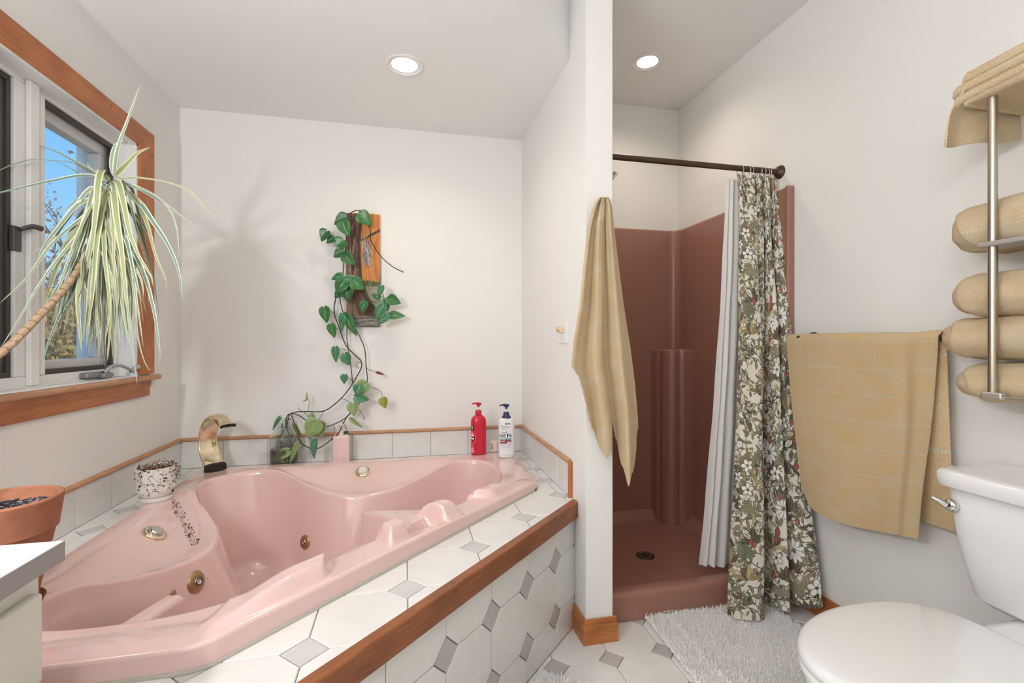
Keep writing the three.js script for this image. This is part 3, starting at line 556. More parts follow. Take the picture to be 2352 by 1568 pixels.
// ---------------------------------------------------------------- faucet at the back corner of the tub
{
  const fb = globalThis.tubTouch(489, 1078).p;
  const f = thing('tub_faucet', 'curved gold and chrome waterfall faucet at the corner of the pink tub', 'faucet', [fb.x, fb.y, fb.z]);
  const D = V(Math.SQRT1_2, 0, Math.SQRT1_2), S = V(Math.SQRT1_2, 0, -Math.SQRT1_2);   // towards the tub, and across the ribbon
  const prof = [[0.020, 0.0], [-0.020, 0.040], [-0.048, 0.090], [-0.056, 0.140], [-0.046, 0.190], [-0.012, 0.236], [0.034, 0.254], [0.076, 0.246], [0.108, 0.228], [0.136, 0.218]];
  const cv = new THREE.CatmullRomCurve3(prof.map(([a, y]) => V(a, y, 0)), false, 'centripetal');
  const ribbon = gridGeo(48, 20, (u, v) => {
    const p = cv.getPointAt(u), t = cv.getTangentAt(u), nx = -t.y, ny = t.x, ph = v * Math.PI * 2, w = lerp(0.046, 0.034, u), th = lerp(0.011, 0.007, u);
    const across = Math.sign(Math.cos(ph)) * Math.abs(Math.cos(ph)) ** 0.45 * w, dep = Math.sin(ph) * th + 0.010 * ((across / w) ** 2) * -1;
    const a = p.x + nx * dep, y = p.y + ny * dep;
    return V(0, y, 0).addScaledVector(D, a).addScaledVector(S, across);
  });
  mesh('spout', ribbon, M.brass, f);
  const tip = cv.getPointAt(1);
  mesh('spout_lip', gridGeo(24, 2, (u, v) => { const ph = u * Math.PI * 2, w = 0.034 * (1 - v * 0.5), th = 0.0075 * (1 - v); return V(0, tip.y + Math.sin(ph) * th * 0.9 - 0.002 - 0.008 * (Math.cos(ph) ** 2) * 0, 0).addScaledVector(D, tip.x + 0.001).addScaledVector(S, Math.sign(Math.cos(ph)) * Math.abs(Math.cos(ph)) ** 0.5 * w); }), M.black, f);
  const baseG = lathe([[0, -0.006], [0.046, -0.006], [0.048, 0.006], [0.046, 0.024], [0.040, 0.030], [0, 0.030]], 32);
  baseG.scale(1.0, 1, 0.62); baseG.rotateY(Math.PI / 4); baseG.translate(D.x * 0.022, 0, D.z * 0.022);
  mesh('base_gasket', baseG, std({ color: srgb(44, 33, 30), roughness: 0.9, bumpMap: fineNoise, bumpScale: 0.002 }), f).userData.label = 'dark brown foam collar at the foot';
}
// ---------------------------------------------------------------- shower stall
{
  const sx0 = XS2 + 0.002, sx1 = XR - 0.002, sz0 = ZB + 0.002, zf = -1.752, top = 1.802, w = 0.028;
  const st = thing('shower_stall', 'dusky rose moulded fibreglass shower stall with a low curb', 'shower', [0, 0, 0]);
  // wall panels: U-shaped plan with rounded inner corners
  const path = [], r = 0.055, x0 = sx0 + w, x1 = sx1 - w, zb = sz0 + w;
  const arc = (cx, cz, a0, a1) => { for (let i = 0; i <= 10; i++) { const a = lerp(a0, a1, i / 10); path.push([cx + r * Math.cos(a), cz + r * Math.sin(a)]); } };
  path.push([x0, zf]); for (let i = 1; i < 8; i++) path.push([x0, lerp(zf, zb + r, i / 8)]); arc(x0 + r, zb + r, Math.PI, Math.PI * 1.5);
  for (let i = 1; i < 8; i++) path.push([lerp(x0 + r, x1 - r, i / 8), zb]); arc(x1 - r, zb + r, Math.PI * 1.5, Math.PI * 2);
  for (let i = 1; i <= 8; i++) path.push([x1, lerp(zb + r, zf, i / 8)]);
  const nor = path.map((p, i) => { const a = path[Math.max(0, i - 1)], b = path[Math.min(path.length - 1, i + 1)], dx = b[0] - a[0], dz = b[1] - a[1], l = Math.hypot(dx, dz); return [dz / l, -dx / l]; });   // away from the inside
  const rows = [[0, 0.07], [0, 0.3], [0, 0.7], [0, 1.2], [0, 1.6], [0, top - 0.016], [0.003, top - 0.006], [0.009, top - 0.001], [0.016, top], [w - 0.001, top]];
  mesh('wall_panel', gridGeo(path.length - 1, rows.length - 1, (u, v) => { const i = Math.round(u * (path.length - 1)), [o, y] = rows[Math.round(v * (rows.length - 1))]; return V(path[i][0] - nor[i][0] * -o * -1 * -1, y, path[i][1] - nor[i][1] * -o * -1 * -1); }, (u, v) => [u * 2.5, v * 1.8]), M.showerPink, st);
  mesh('side_flange', merge([rbox(x1 - 0.006, sx1, 0.06, top, zf - 0.004, zf + 0.014, 0.005, 2), rbox(sx0, x0 + 0.006, 0.06, top, zf - 0.004, zf + 0.014, 0.005, 2)]), M.showerPink, st);
  // corner column
  const col = gridGeo(40, 14, (u, v) => {
    const a = lerp(0.0, Math.PI / 2, u), cx = x1 + 0.004, cz = zb - 0.004, k = 0.175, sq = 1 / Math.pow(Math.abs(Math.cos(a)) ** 4 + Math.abs(Math.sin(a)) ** 4, 0.25);
    const groove = 0.012 * Math.exp(-(((u - 0.30) / 0.05) ** 2)) + 0.012 * Math.exp(-(((u - 0.70) / 0.05) ** 2)), hh = v < 0.75 ? v / 0.75 : 1, t = v < 0.75 ? 0 : (v - 0.75) / 0.25;
    const R = (k * sq - groove) * (t < 0.6 ? 1 - 0.055 * (1 - Math.cos(t / 0.6 * Math.PI / 2)) : lerp(0.945, 0.02, (t - 0.6) / 0.4)), y = hh < 1 ? lerp(0.05, 1.06, hh) : 1.06 + 0.018 * Math.sin(Math.min(1, t / 0.6) * Math.PI / 2);
    return V(cx - R * Math.cos(a), y, cz + R * Math.sin(a));
  });
  mesh('corner_column', col, M.showerPink, st);
  // pan with curb
  const panF = (x, z) => { const dx = x - 1.175, dz = z + 2.155; return 0.045 + 0.018 * smooth(0, 0.45, Math.hypot(dx, dz)); };
  const nx = 40, nz = 46;
  mesh('shower_pan', gridGeo(nx, nz, (u, v) => {
    const x = lerp(x0 - 0.004, x1 + 0.004, u); let z, y;
    if (v < 0.7) { z = lerp(zb - 0.004, zf - 0.105, v / 0.7); y = panF(x, z) + 0.05 * (1 - smooth(0, 0.06, z - zb)) + 0.05 * (1 - smooth(0, 0.06, Math.min(x - x0, x1 - x))); }
    else { const t = (v - 0.7) / 0.3, prof = [[-0.105, 0.063], [-0.098, 0.064], [-0.086, 0.072], [-0.078, 0.094], [-0.070, 0.106], [-0.058, 0.111], [-0.03, 0.111], [-0.012, 0.109], [-0.003, 0.101], [0.002, 0.09], [0.004, 0.05], [0.005, 0.0]]; const s = t * (prof.length - 1), i = Math.min(prof.length - 2, Math.floor(s)), f = s - i; z = zf + lerp(prof[i][0], prof[i + 1][0], f); y = lerp(prof[i][1], prof[i + 1][1], f); y = Math.max(y, 0.05 * (1 - smooth(0, 0.03, Math.min(x - x0, x1 - x))) * (t < 0.4 ? 1 : 0) + (t < 0.4 ? panF(x, z) : 0)); }
    return V(x, y, z);
  }), M.showerPink, st);
  const dr = onY(1482, 1275, 0.048), dg = new THREE.Group(); dg.name = 'drain'; dg.position.copy(dr); st.add(dg);
  mesh('drain_plate', lathe([[0, 0.003], [0.040, 0.003], [0.0455, 0.0], [0.0455, -0.01]], 40), M.oilBronze, dg);
  const hole = new THREE.CylinderGeometry(0.0042, 0.0042, 0.001, 10);
  for (let i = 0; i < 12; i++) { const a = i / 12 * Math.PI * 2; mesh('drain_hole', hole.clone().translate(0.028 * Math.cos(a), 0.0034, 0.028 * Math.sin(a)), std({ color: srgb(190, 170, 150), metalness: 0.7, roughness: 0.3 }), dg); }
}
{ // shower head: only the end of its face shows past the wall end
  const p = onZ(1412, 411, -2.15);
  const sh = thing('wall_shower', 'chrome wall shower just showing past the wall end', 'shower head', [0, 0, 0]);
  mesh('arm', tube([V(XS2, p.y + 0.03, -2.25), V(XS2 + 0.08, p.y + 0.045, -2.235), V(p.x - 0.045, p.y + 0.035, -2.155)], 0.009, 16, 10), M.chrome, sh);
  const hg = lathe([[0, 0.055], [0.012, 0.05], [0.014, 0.03], [0.034, 0.006], [0.036, 0.0], [0.030, -0.003], [0, -0.003]], 28); hg.rotateZ(0.95); hg.translate(p.x - 0.010, p.y + 0.004, -2.15);
  mesh('spray_face', hg, M.chrome, sh);
}
// ---------------------------------------------------------------- curtain rod, rings, curtain and liner
const ROD = { y: 1.889, z: -1.822 };
{
  const rd = thing('curtain_rod', 'dark bronze shower curtain rod spanning the stall', 'curtain rod', [0, 0, 0]);
  mesh('rod', new THREE.CylinderGeometry(0.0125, 0.0125, XR - XS2, 24).rotateZ(Math.PI / 2).translate((XR + XS2) / 2, ROD.y, ROD.z), M.oilBronze, rd);
  for (const [x, s] of [[XR, -1], [XS2, 1]]) mesh('end_flange', lathe([[0, 0.024], [0.016, 0.024], [0.019, 0.014], [0.027, 0.010], [0.030, 0.002], [0.030, 0]], 32).rotateZ(-s * Math.PI / 2).translate(x, ROD.y, ROD.z), M.oilBronze, rd);
  const ring = new THREE.TorusGeometry(0.021, 0.0016, 8, 28); ring.rotateY(Math.PI / 2);
  [1.452, 1.484, 1.496, 1.546, 1.562, 1.578, 1.596].forEach((x, i) => {
    const r = mesh('curtain_ring', ring, M.chrome); r.position.set(x, ROD.y - 0.009, ROD.z); r.rotation.set(0, (i % 3 - 1) * 0.25 + 0.3, 0);
    tag(r, 'thin chrome curtain ring hooked over the bronze rod', 'curtain ring', 'curtain rings on the rod');
  });
}
{
  // printed cotton: leafy scrolls, berries and flowers on a cream ground
  const print = canvasTex(1536, 1536, (c, W, H) => {
    const r = rng(77);
    c.fillStyle = 'rgb(226,221,208)'; c.fillRect(0, 0, W, H);
    const wrap = (x, y, R, fn) => { for (const ox of [-W, 0, W]) for (const oy of [-H, 0, H]) if (x + ox > -R && x + ox < W + R && y + oy > -R && y + oy < H + R) { c.save(); c.translate(x + ox, y + oy); fn(); c.restore(); } };
    const greens = ['#5b6248', '#4a5340', '#6f7257', '#7b7a60', '#3f4838', '#868068'], browns = ['#7d6c58', '#6a5a4b', '#8f7f68', '#5b4c40'], golds = ['#a8946a', '#b7a67e', '#93804f'];
    const pick = (a) => a[Math.floor(r() * a.length)];
    const leaf = (x, y, L, a, col, bend = 0.25, vein = true) => { const wd = L * (0.20 + r() * 0.10); wrap(x, y, L * 1.2, () => { c.rotate(a); c.fillStyle = col; c.beginPath(); c.moveTo(0, 0); c.bezierCurveTo(L * 0.25, -wd + L * bend * 0.3, L * 0.7, -wd * 0.8 + L * bend * 0.6, L, L * bend); c.bezierCurveTo(L * 0.7, wd * 0.9 + L * bend * 0.4, L * 0.25, wd + L * bend * 0.1, 0, 0); c.fill(); if (vein) { c.strokeStyle = 'rgba(225,220,205,.55)'; c.lineWidth = 2; c.beginPath(); c.moveTo(0, 0); c.quadraticCurveTo(L * 0.5, L * bend * 0.2, L * 0.94, L * bend * 0.94); c.stroke(); } }); };
    const stem = (x, y, a, n, step, turn, lw, col, cb) => { const pts = [[x, y]]; for (let i = 0; i < n; i++) { x += Math.cos(a) * step; y += Math.sin(a) * step; a += turn; pts.push([x, y, a]); } wrap(pts[0][0], pts[0][1], n * step * 1.1, () => { c.strokeStyle = col; c.lineWidth = lw; c.lineCap = 'round'; c.beginPath(); pts.forEach((p, i) => (i ? c.lineTo(p[0] - pts[0][0], p[1] - pts[0][1]) : c.moveTo(0, 0))); c.stroke(); }); pts.forEach((p, i) => i && cb && cb(p[0], p[1], p[2], i)); };
    for (let i = 0; i < 520; i++) { const x = r() * W, y = r() * H, col = r() < 0.6 ? pick(greens) : pick(browns), s = r() < 0.5 ? 1 : -1; stem(x, y, r() * 6.28, 16, 13, s * (0.10 + r() * 0.12), 5, col, (px, py, a, k) => { if (k % 3 === 0) { leaf(px, py, 26 + r() * 24, a + (k % 2 ? 1 : -1) * (0.7 + r() * 0.5), r() < 0.75 ? col : pick(greens), 0.3 * s); } }); }
    for (let i = 0; i < 900; i++) leaf(r() * W, r() * H, 38 + r() * 40, r() * 6.28, r() < 0.5 ? pick(browns) : r() < 0.7 ? pick(greens) : pick(golds), (r() - 0.5) * 0.6);
    const seven = (x, y, s, col) => { for (let k = -3; k <= 3; k++) leaf(x, y, s * (1 - Math.abs(k) * 0.10), -Math.PI / 2 + k * 0.46, col, 0.04 * k); };
    for (let i = 0; i < 60; i++) seven(r() * W, r() * H, 64 + r() * 40, r() < 0.6 ? pick(greens) : pick(browns));
    const flower = (x, y, s, n, outline, centre) => wrap(x, y, s * 1.3, () => { c.rotate(r() * 6); for (let k = 0; k < n; k++) { c.save(); c.rotate(k / n * 6.2832); c.fillStyle = 'rgb(236,232,222)'; c.strokeStyle = outline; c.lineWidth = 3; c.beginPath(); c.ellipse(s * 0.56, 0, s * 0.46, s * (n > 6 ? 0.20 : 0.34), 0, 0, 6.3); c.fill(); c.stroke(); c.restore(); } c.fillStyle = centre; c.beginPath(); c.arc(0, 0, s * 0.2, 0, 6.3); c.fill(); });
    for (let i = 0; i < 26; i++) flower(r() * W, r() * H, 34 + r() * 18, 5, '#4c4a3f', '#5d5340');
    for (let i = 0; i < 10; i++) flower(r() * W, r() * H, 62 + r() * 16, 10, '#5d6474', '#6a6a62');
    for (let i = 0; i < 16; i++) { const x = r() * W, y = r() * H; for (let k = -2; k <= 2; k++) leaf(x, y, 96, -Math.PI / 2 + k * 0.5, pick(k % 2 ? browns : golds), 0.14 * k); }
    for (let i = 0; i < 30; i++) { const x = r() * W, y = r() * H, s = 20 + r() * 8; wrap(x, y, 50, () => { c.fillStyle = '#8e3a35'; c.beginPath(); c.ellipse(0, 0, s * 0.75, s, 0, 0, 6.3); c.fill(); c.fillStyle = 'rgba(232,210,195,.75)'; for (let a = -2; a <= 2; a++) for (let b = -2; b <= 2; b++) if (a * a * 1.6 + b * b < 6) { c.beginPath(); c.arc(a * s * 0.28, b * s * 0.34, 2.2, 0, 6.3); c.fill(); } c.fillStyle = '#55613f'; for (let k = 0; k < 5; k++) { c.save(); c.translate(0, -s); c.rotate(k * 1.2566); c.beginPath(); c.ellipse(7, 0, 8, 3, 0, 0, 6.3); c.fill(); c.restore(); } }); }
    for (let i = 0; i < 18; i++) { const x = r() * W, y = r() * H; wrap(x, y, 60, () => { c.rotate(r() * 6); c.fillStyle = '#e9e4d6'; c.strokeStyle = '#544d42'; c.lineWidth = 3; c.beginPath(); c.ellipse(0, 0, 38, 18, 0, 0, 6.3); c.fill(); c.stroke(); c.fillStyle = '#544d42'; for (let k = 0; k < 22; k++) { c.beginPath(); c.arc((r() - 0.5) * 60, (r() - 0.5) * 26, 2.6, 0, 6.3); c.fill(); } }); }
  }, { repeat: [1 / 0.98, 1 / 0.98] });
  const cloth = std({ map: print, roughness: 0.85, bumpMap: fineNoise, bumpScale: 0.0003 });
  // folds: plan of the cloth (x along the rod, d out from the rod) at the top and at the hem; same number of points, joined by straight cloth
  const topPlan = [[1.432, 0.004], [1.440, 0.014], [1.470, 0.016], [1.500, 0.016], [1.515, 0.010], [1.518, -0.016], [1.526, -0.018], [1.530, 0.012], [1.546, 0.016], [1.556, 0.008], [1.558, -0.018], [1.566, -0.020], [1.572, 0.008], [1.584, 0.012], [1.592, 0.004], [1.594, -0.018], [1.602, -0.020], [1.608, 0.006], [1.622, 0.010], [1.634, 0.006], [1.638, -0.008]];
  const hemPlan = [[1.268, 0.150], [1.276, 0.196], [1.310, 0.214], [1.352, 0.224], [1.392, 0.212], [1.404, 0.150], [1.408, 0.090], [1.424, 0.074], [1.440, 0.110], [1.450, 0.120], [1.456, 0.080], [1.470, 0.096], [1.478, 0.180], [1.496, 0.220], [1.512, 0.212], [1.524, 0.168], [1.538, 0.166], [1.548, 0.224], [1.574, 0.262], [1.602, 0.276], [1.612, 0.262]];
  const plan = (P, s) => { const k = s * (P.length - 1), i = Math.min(P.length - 2, Math.floor(k)), f = k - i, p = (j) => P[clamp(j, 0, P.length - 1)], cr = (a, b, c2, d) => 0.5 * (2 * b + (c2 - a) * f + (2 * a - 5 * b + 4 * c2 - d) * f * f + (3 * b - a - 3 * c2 + d) * f * f * f); return [cr(p(i - 1)[0], p(i)[0], p(i + 1)[0], p(i + 2)[0]), cr(p(i - 1)[1], p(i)[1], p(i + 1)[1], p(i + 2)[1])]; };
  const NC = 200; let arc = [0]; for (let i = 1; i <= NC; i++) { const a = plan(hemPlan, (i - 1) / NC), b = plan(hemPlan, i / NC); arc.push(arc[i - 1] + Math.hypot(a[0] - b[0], a[1] - b[1])); }
  const TOP = ROD.y - 0.030;
  const hemY = (s) => 0.028 + 0.02 * smooth(0.24, 0.36, s) + 0.012 * Math.sin(s * 9) * smooth(0.3, 0.6, s) + 0.03 * smooth(0.86, 1, s);
  const ct = thing('shower_curtain', 'leafy floral print shower curtain bunched at the end of the bronze rod', 'curtain', [0, 0, 0]);
  mesh('cloth', shellGeo(NC, 70, (s, v) => {
    const a = plan(topPlan, s), b = plan(hemPlan, s), t = Math.pow(v, 1.25), q = smooth(0, 1, v) * 0.55 + t * 0.45;
    const x = lerp(a[0], b[0], Math.pow(v, 1.9) * 0.75 + 0.25 * q), d = lerp(a[1], b[1], Math.pow(v, 1.1));
    return V(x + 0.002 * Math.sin(v * 19 + s * 30), lerp(TOP, hemY(s), v), ROD.z + d + 0.003 * Math.sin(v * 14 + s * 40));
  }, 0.0012, (s, v) => [arc[Math.round(s * NC)] * 1.0, (1 - v) * 1.83]), cloth, ct);
  // a loose corner of the lining at the hem
  // liner hanging inside the curb
  const lt = [[1.404, -0.030], [1.412, -0.020], [1.424, -0.026], [1.436, -0.018], [1.450, -0.028], [1.47, -0.022], [1.50, -0.030], [1.54, -0.026], [1.58, -0.032], [1.62, -0.028]], lb = [[1.290, -0.060], [1.300, -0.018], [1.318, -0.034], [1.338, -0.016], [1.362, -0.050], [1.39, -0.022], [1.43, -0.040], [1.48, -0.024], [1.54, -0.040], [1.60, -0.030]];
  const liner = mesh('curtain_liner', shellGeo(80, 50, (s, v) => { const a = plan(lt, s), b = plan(lb, s); return V(lerp(a[0], b[0], Math.pow(v, 1.5)) + 0.0015 * Math.sin(v * 23 + s * 9), lerp(TOP - 0.01, 0.122 + 0.01 * Math.sin(s * 10), v), ROD.z + lerp(a[1], b[1], v) - 0.005); }, 0.001, (s, v) => [s * 0.6, v * 1.7]), phys({ color: srgb(252, 250, 246), roughness: 0.85, transmission: 0.25, thickness: 0, bumpMap: fineNoise, bumpScale: 0.0006 }));
  tag(liner, 'plain white shower curtain liner hanging inside the curb', 'curtain liner');
}
// ---------------------------------------------------------------- terry towels
const terryBump = dataTex(1024, 1024, (x, y) => { const v = 128 + n3(x * 120, y * 120, 3) * 90 + n3(x * 230, y * 230, 8) * 70; return [v, v, v]; }, { color: false, repeat: [1 / 0.2, 1 / 0.2] });
function terryMap(base, warm, seed, rows = 4) {
  return dataTex(1024, 1024, (x, y) => {
    const k = clamp(0.5 + tn(x, y, 5, seed) * 0.8 + n3(x * 60, y * 60, seed + 1) * 0.35, 0, 1), f = n3(x * 210, y * 210, seed) * 22 + n3(x * 420, y * 420, seed + 3) * 14;
    let c = [0, 1, 2].map((i) => lerp(base[i], warm[i], k) + f * (i === 2 ? 0.8 : 1));
    const ry = (y * rows) % 1, dash = (x * 40 + Math.floor(y * rows) * 0.3) % 1;
    const off = Math.abs(ry - 0.5) * 4 / rows;
    if (off < 0.024 && dash < 0.58) { const e = 1 - smooth(0.012, 0.026, off); c = c.map((v, i) => lerp(v, [240, 236, 226][i], e * 0.85)); }
    return c;
  }, { repeat: [1 / 0.4, 1 / 0.4] });
}
const terry = (base, warm, seed, rows = 4) => phys({ map: terryMap(base, warm, seed, rows), roughness: 1, bumpMap: terryBump, bumpScale: 0.0035, sheen: 0.4, sheenRoughness: 0.8, sheenColor: srgb(235, 215, 180) });
const towelGold = terry([237, 212, 170], [238, 204, 150], 5), towelSand = terry([238, 217, 180], [233, 204, 156], 15, 2), towelPale = terry([236, 216, 182], [231, 204, 162], 25, 2);
{ // towel hanging from a hook on the wall end
  const hk = thing('towel_hook', 'small metal hook on the end of the short wall, under the sand towel', 'hook', [onZ(1388, 470, ZS).x, 1.635, ZS]);
  mesh('hook_plate', lathe([[0, 0.006], [0.014, 0.006], [0.016, 0], [0.016, 0]], 20).rotateX(Math.PI / 2), M.nickel, hk);
  mesh('hook_arm', tube([V(0, 0, 0.004), V(0, -0.006, 0.016), V(0, 0.0, 0.026), V(0, 0.010, 0.028)], 0.004, 12, 8), M.nickel, hk);
  const L = [[452, 1378], [470, 1366], [520, 1352], [600, 1342], [700, 1332], [780, 1318], [840, 1312], [900, 1326], [980, 1340], [1050, 1352], [1115, 1380]], Rr = [[452, 1396], [470, 1404], [520, 1410], [600, 1420], [700, 1433], [800, 1448], [880, 1458], [960, 1465], [1040, 1467], [1115, 1462]];
  const at = (T, y) => { let i = 0; while (i < T.length - 2 && T[i + 1][0] < y) i++; return lerp(T[i][1], T[i + 1][1], clamp((y - T[i][0]) / (T[i + 1][0] - T[i][0]), 0, 1)); };
  const hem = (s) => { const P = [[0, 842], [0.08, 862], [0.16, 985], [0.26, 1030], [0.37, 1052], [0.46, 1030], [0.53, 968], [0.58, 1010], [0.66, 1070], [0.78, 1116], [0.88, 1085], [1, 985]]; let i = 0; while (i < P.length - 2 && P[i + 1][0] < s) i++; const f = clamp((s - P[i][0]) / (P[i + 1][0] - P[i][0]), 0, 1); return lerp(P[i][1], P[i + 1][1], f * f * (3 - 2 * f)); };
  const tw = thing('hand_towel', 'sand coloured terry towel hanging in folds from a hook on the wall end', 'towel', [0, 0, 0]);
  mesh('cloth', shellGeo(120, 90, (s, v) => {
    const y = lerp(453, hem(s), v), a = at(L, y), b = at(Rr, y), u = lerp(a, b, s), open = smooth(0, 0.75, v);
    const fold = Math.sin(s * Math.PI * 2 * 2.6 + 0.6 + v * 0.6) * lerp(0.014, 0.030, open) + Math.sin(s * Math.PI * 2 * 6 + v * 2) * 0.004;
    const crease = -0.020 * Math.exp(-(((s - 0.535) / 0.03) ** 2)) * smooth(0.15, 0.6, v);
    const dome = 0.030 * Math.sin(Math.PI * clamp(s, 0.02, 0.98)) * smooth(0, 0.1, v) + 0.028 * (1 - v * 0.2);
    const back = -0.03 * (1 - smooth(0, 0.07, v));
    return onZ(u, y, ZS + 0.016 + Math.max(0.002, fold + dome + crease + back));
  }, 0.007, (s, v) => [s * 0.42, (lerp(453, hem(s), v) - 453) / 610 + 0.06 * s]), towelSand, tw);
}
{ // towel bar on the right wall with a wide towel
  const tb = thing('towel_bar', 'bronze towel bar on the right wall behind the wide gold towel', 'towel bar', [0, 0, 0]);
  const by = 1.135, bx = XR - 0.068, z0 = -1.64, z1 = -1.105;
  mesh('bar', new THREE.CylinderGeometry(0.008, 0.008, z1 - z0, 16).rotateX(Math.PI / 2).translate(bx, by, (z0 + z1) / 2), M.oilBronze, tb);
  for (const z of [z0, z1]) { mesh('bar_post', lathe([[0, 0.082], [0.010, 0.080], [0.013, 0.07], [0.012, 0.02], [0.020, 0.012], [0.026, 0.006], [0.027, 0.0], [0.027, 0]], 28).rotateZ(Math.PI / 2).translate(XR, by, z), M.oilBronze, tb); }
  const xt = bx - 0.013;
  const Zl = (v) => lerp(-1.700, -1.588, smooth(0, 1, v) * 0.6 + v * 0.4), Zr = (v) => lerp(-1.112, -1.150, v);
  const tw = thing('bath_towel', 'wide gold terry bath towel with dashed white stripes on the wall bar', 'towel', [0, 0, 0]);
  mesh('cloth', shellGeo(110, 110, (s, v) => {
    // v < 0.12: over the bar and down the back; then the front
    const back = v < 0.28, t = back ? (0.28 - v) / 0.28 : (v - 0.28) / 0.72, z = lerp(Zl(back ? 0 : t), Zr(back ? -0.2 * t : t), s) + (back ? 0.012 * t : 0), bow = 0.012 * Math.sin(s * 5.2 + 0.7) * smooth(0.05, 0.6, t) + 0.010 * Math.exp(-(((s - 0.84) / 0.035) ** 2)) * -1 * (1 - 0.5 * t) * smooth(0.05, 0.2, t) + 0.007 * Math.exp(-(((s - 0.92) / 0.04) ** 2));
    const topY = by + 0.0155 + 0.004 * Math.sin(s * 21) * smooth(0.7, 1, s), cap = 0.02;
    if (back) { const yb = lerp(topY, 0.545, smooth(0.02, 1, t)); return V(bx + 0.013 * smooth(0, 0.06, t) + 0.012 * smooth(0.3, 1, t), yb, z); }
    const yb = lerp(0.432, 0.505, 0) + 0.0, hemy = lerp(0.470, 0.500, s) - 0.028 * Math.sin(Math.PI * clamp(s * 1.05, 0, 1)) + 0.05 * Math.exp(-((s / 0.07) ** 2)) + 0.01;
    return V(lerp(bx, xt, smooth(0, 0.03, t)) - 0.028 * smooth(0.1, 1, t) - bow - 0.006 * Math.sin(s * 11 + t * 4) * t, lerp(topY, hemy, t), z);
  }, 0.007, (s, v) => [s * 0.55, v * 1.02 + 0.03]), towelGold, tw);
}
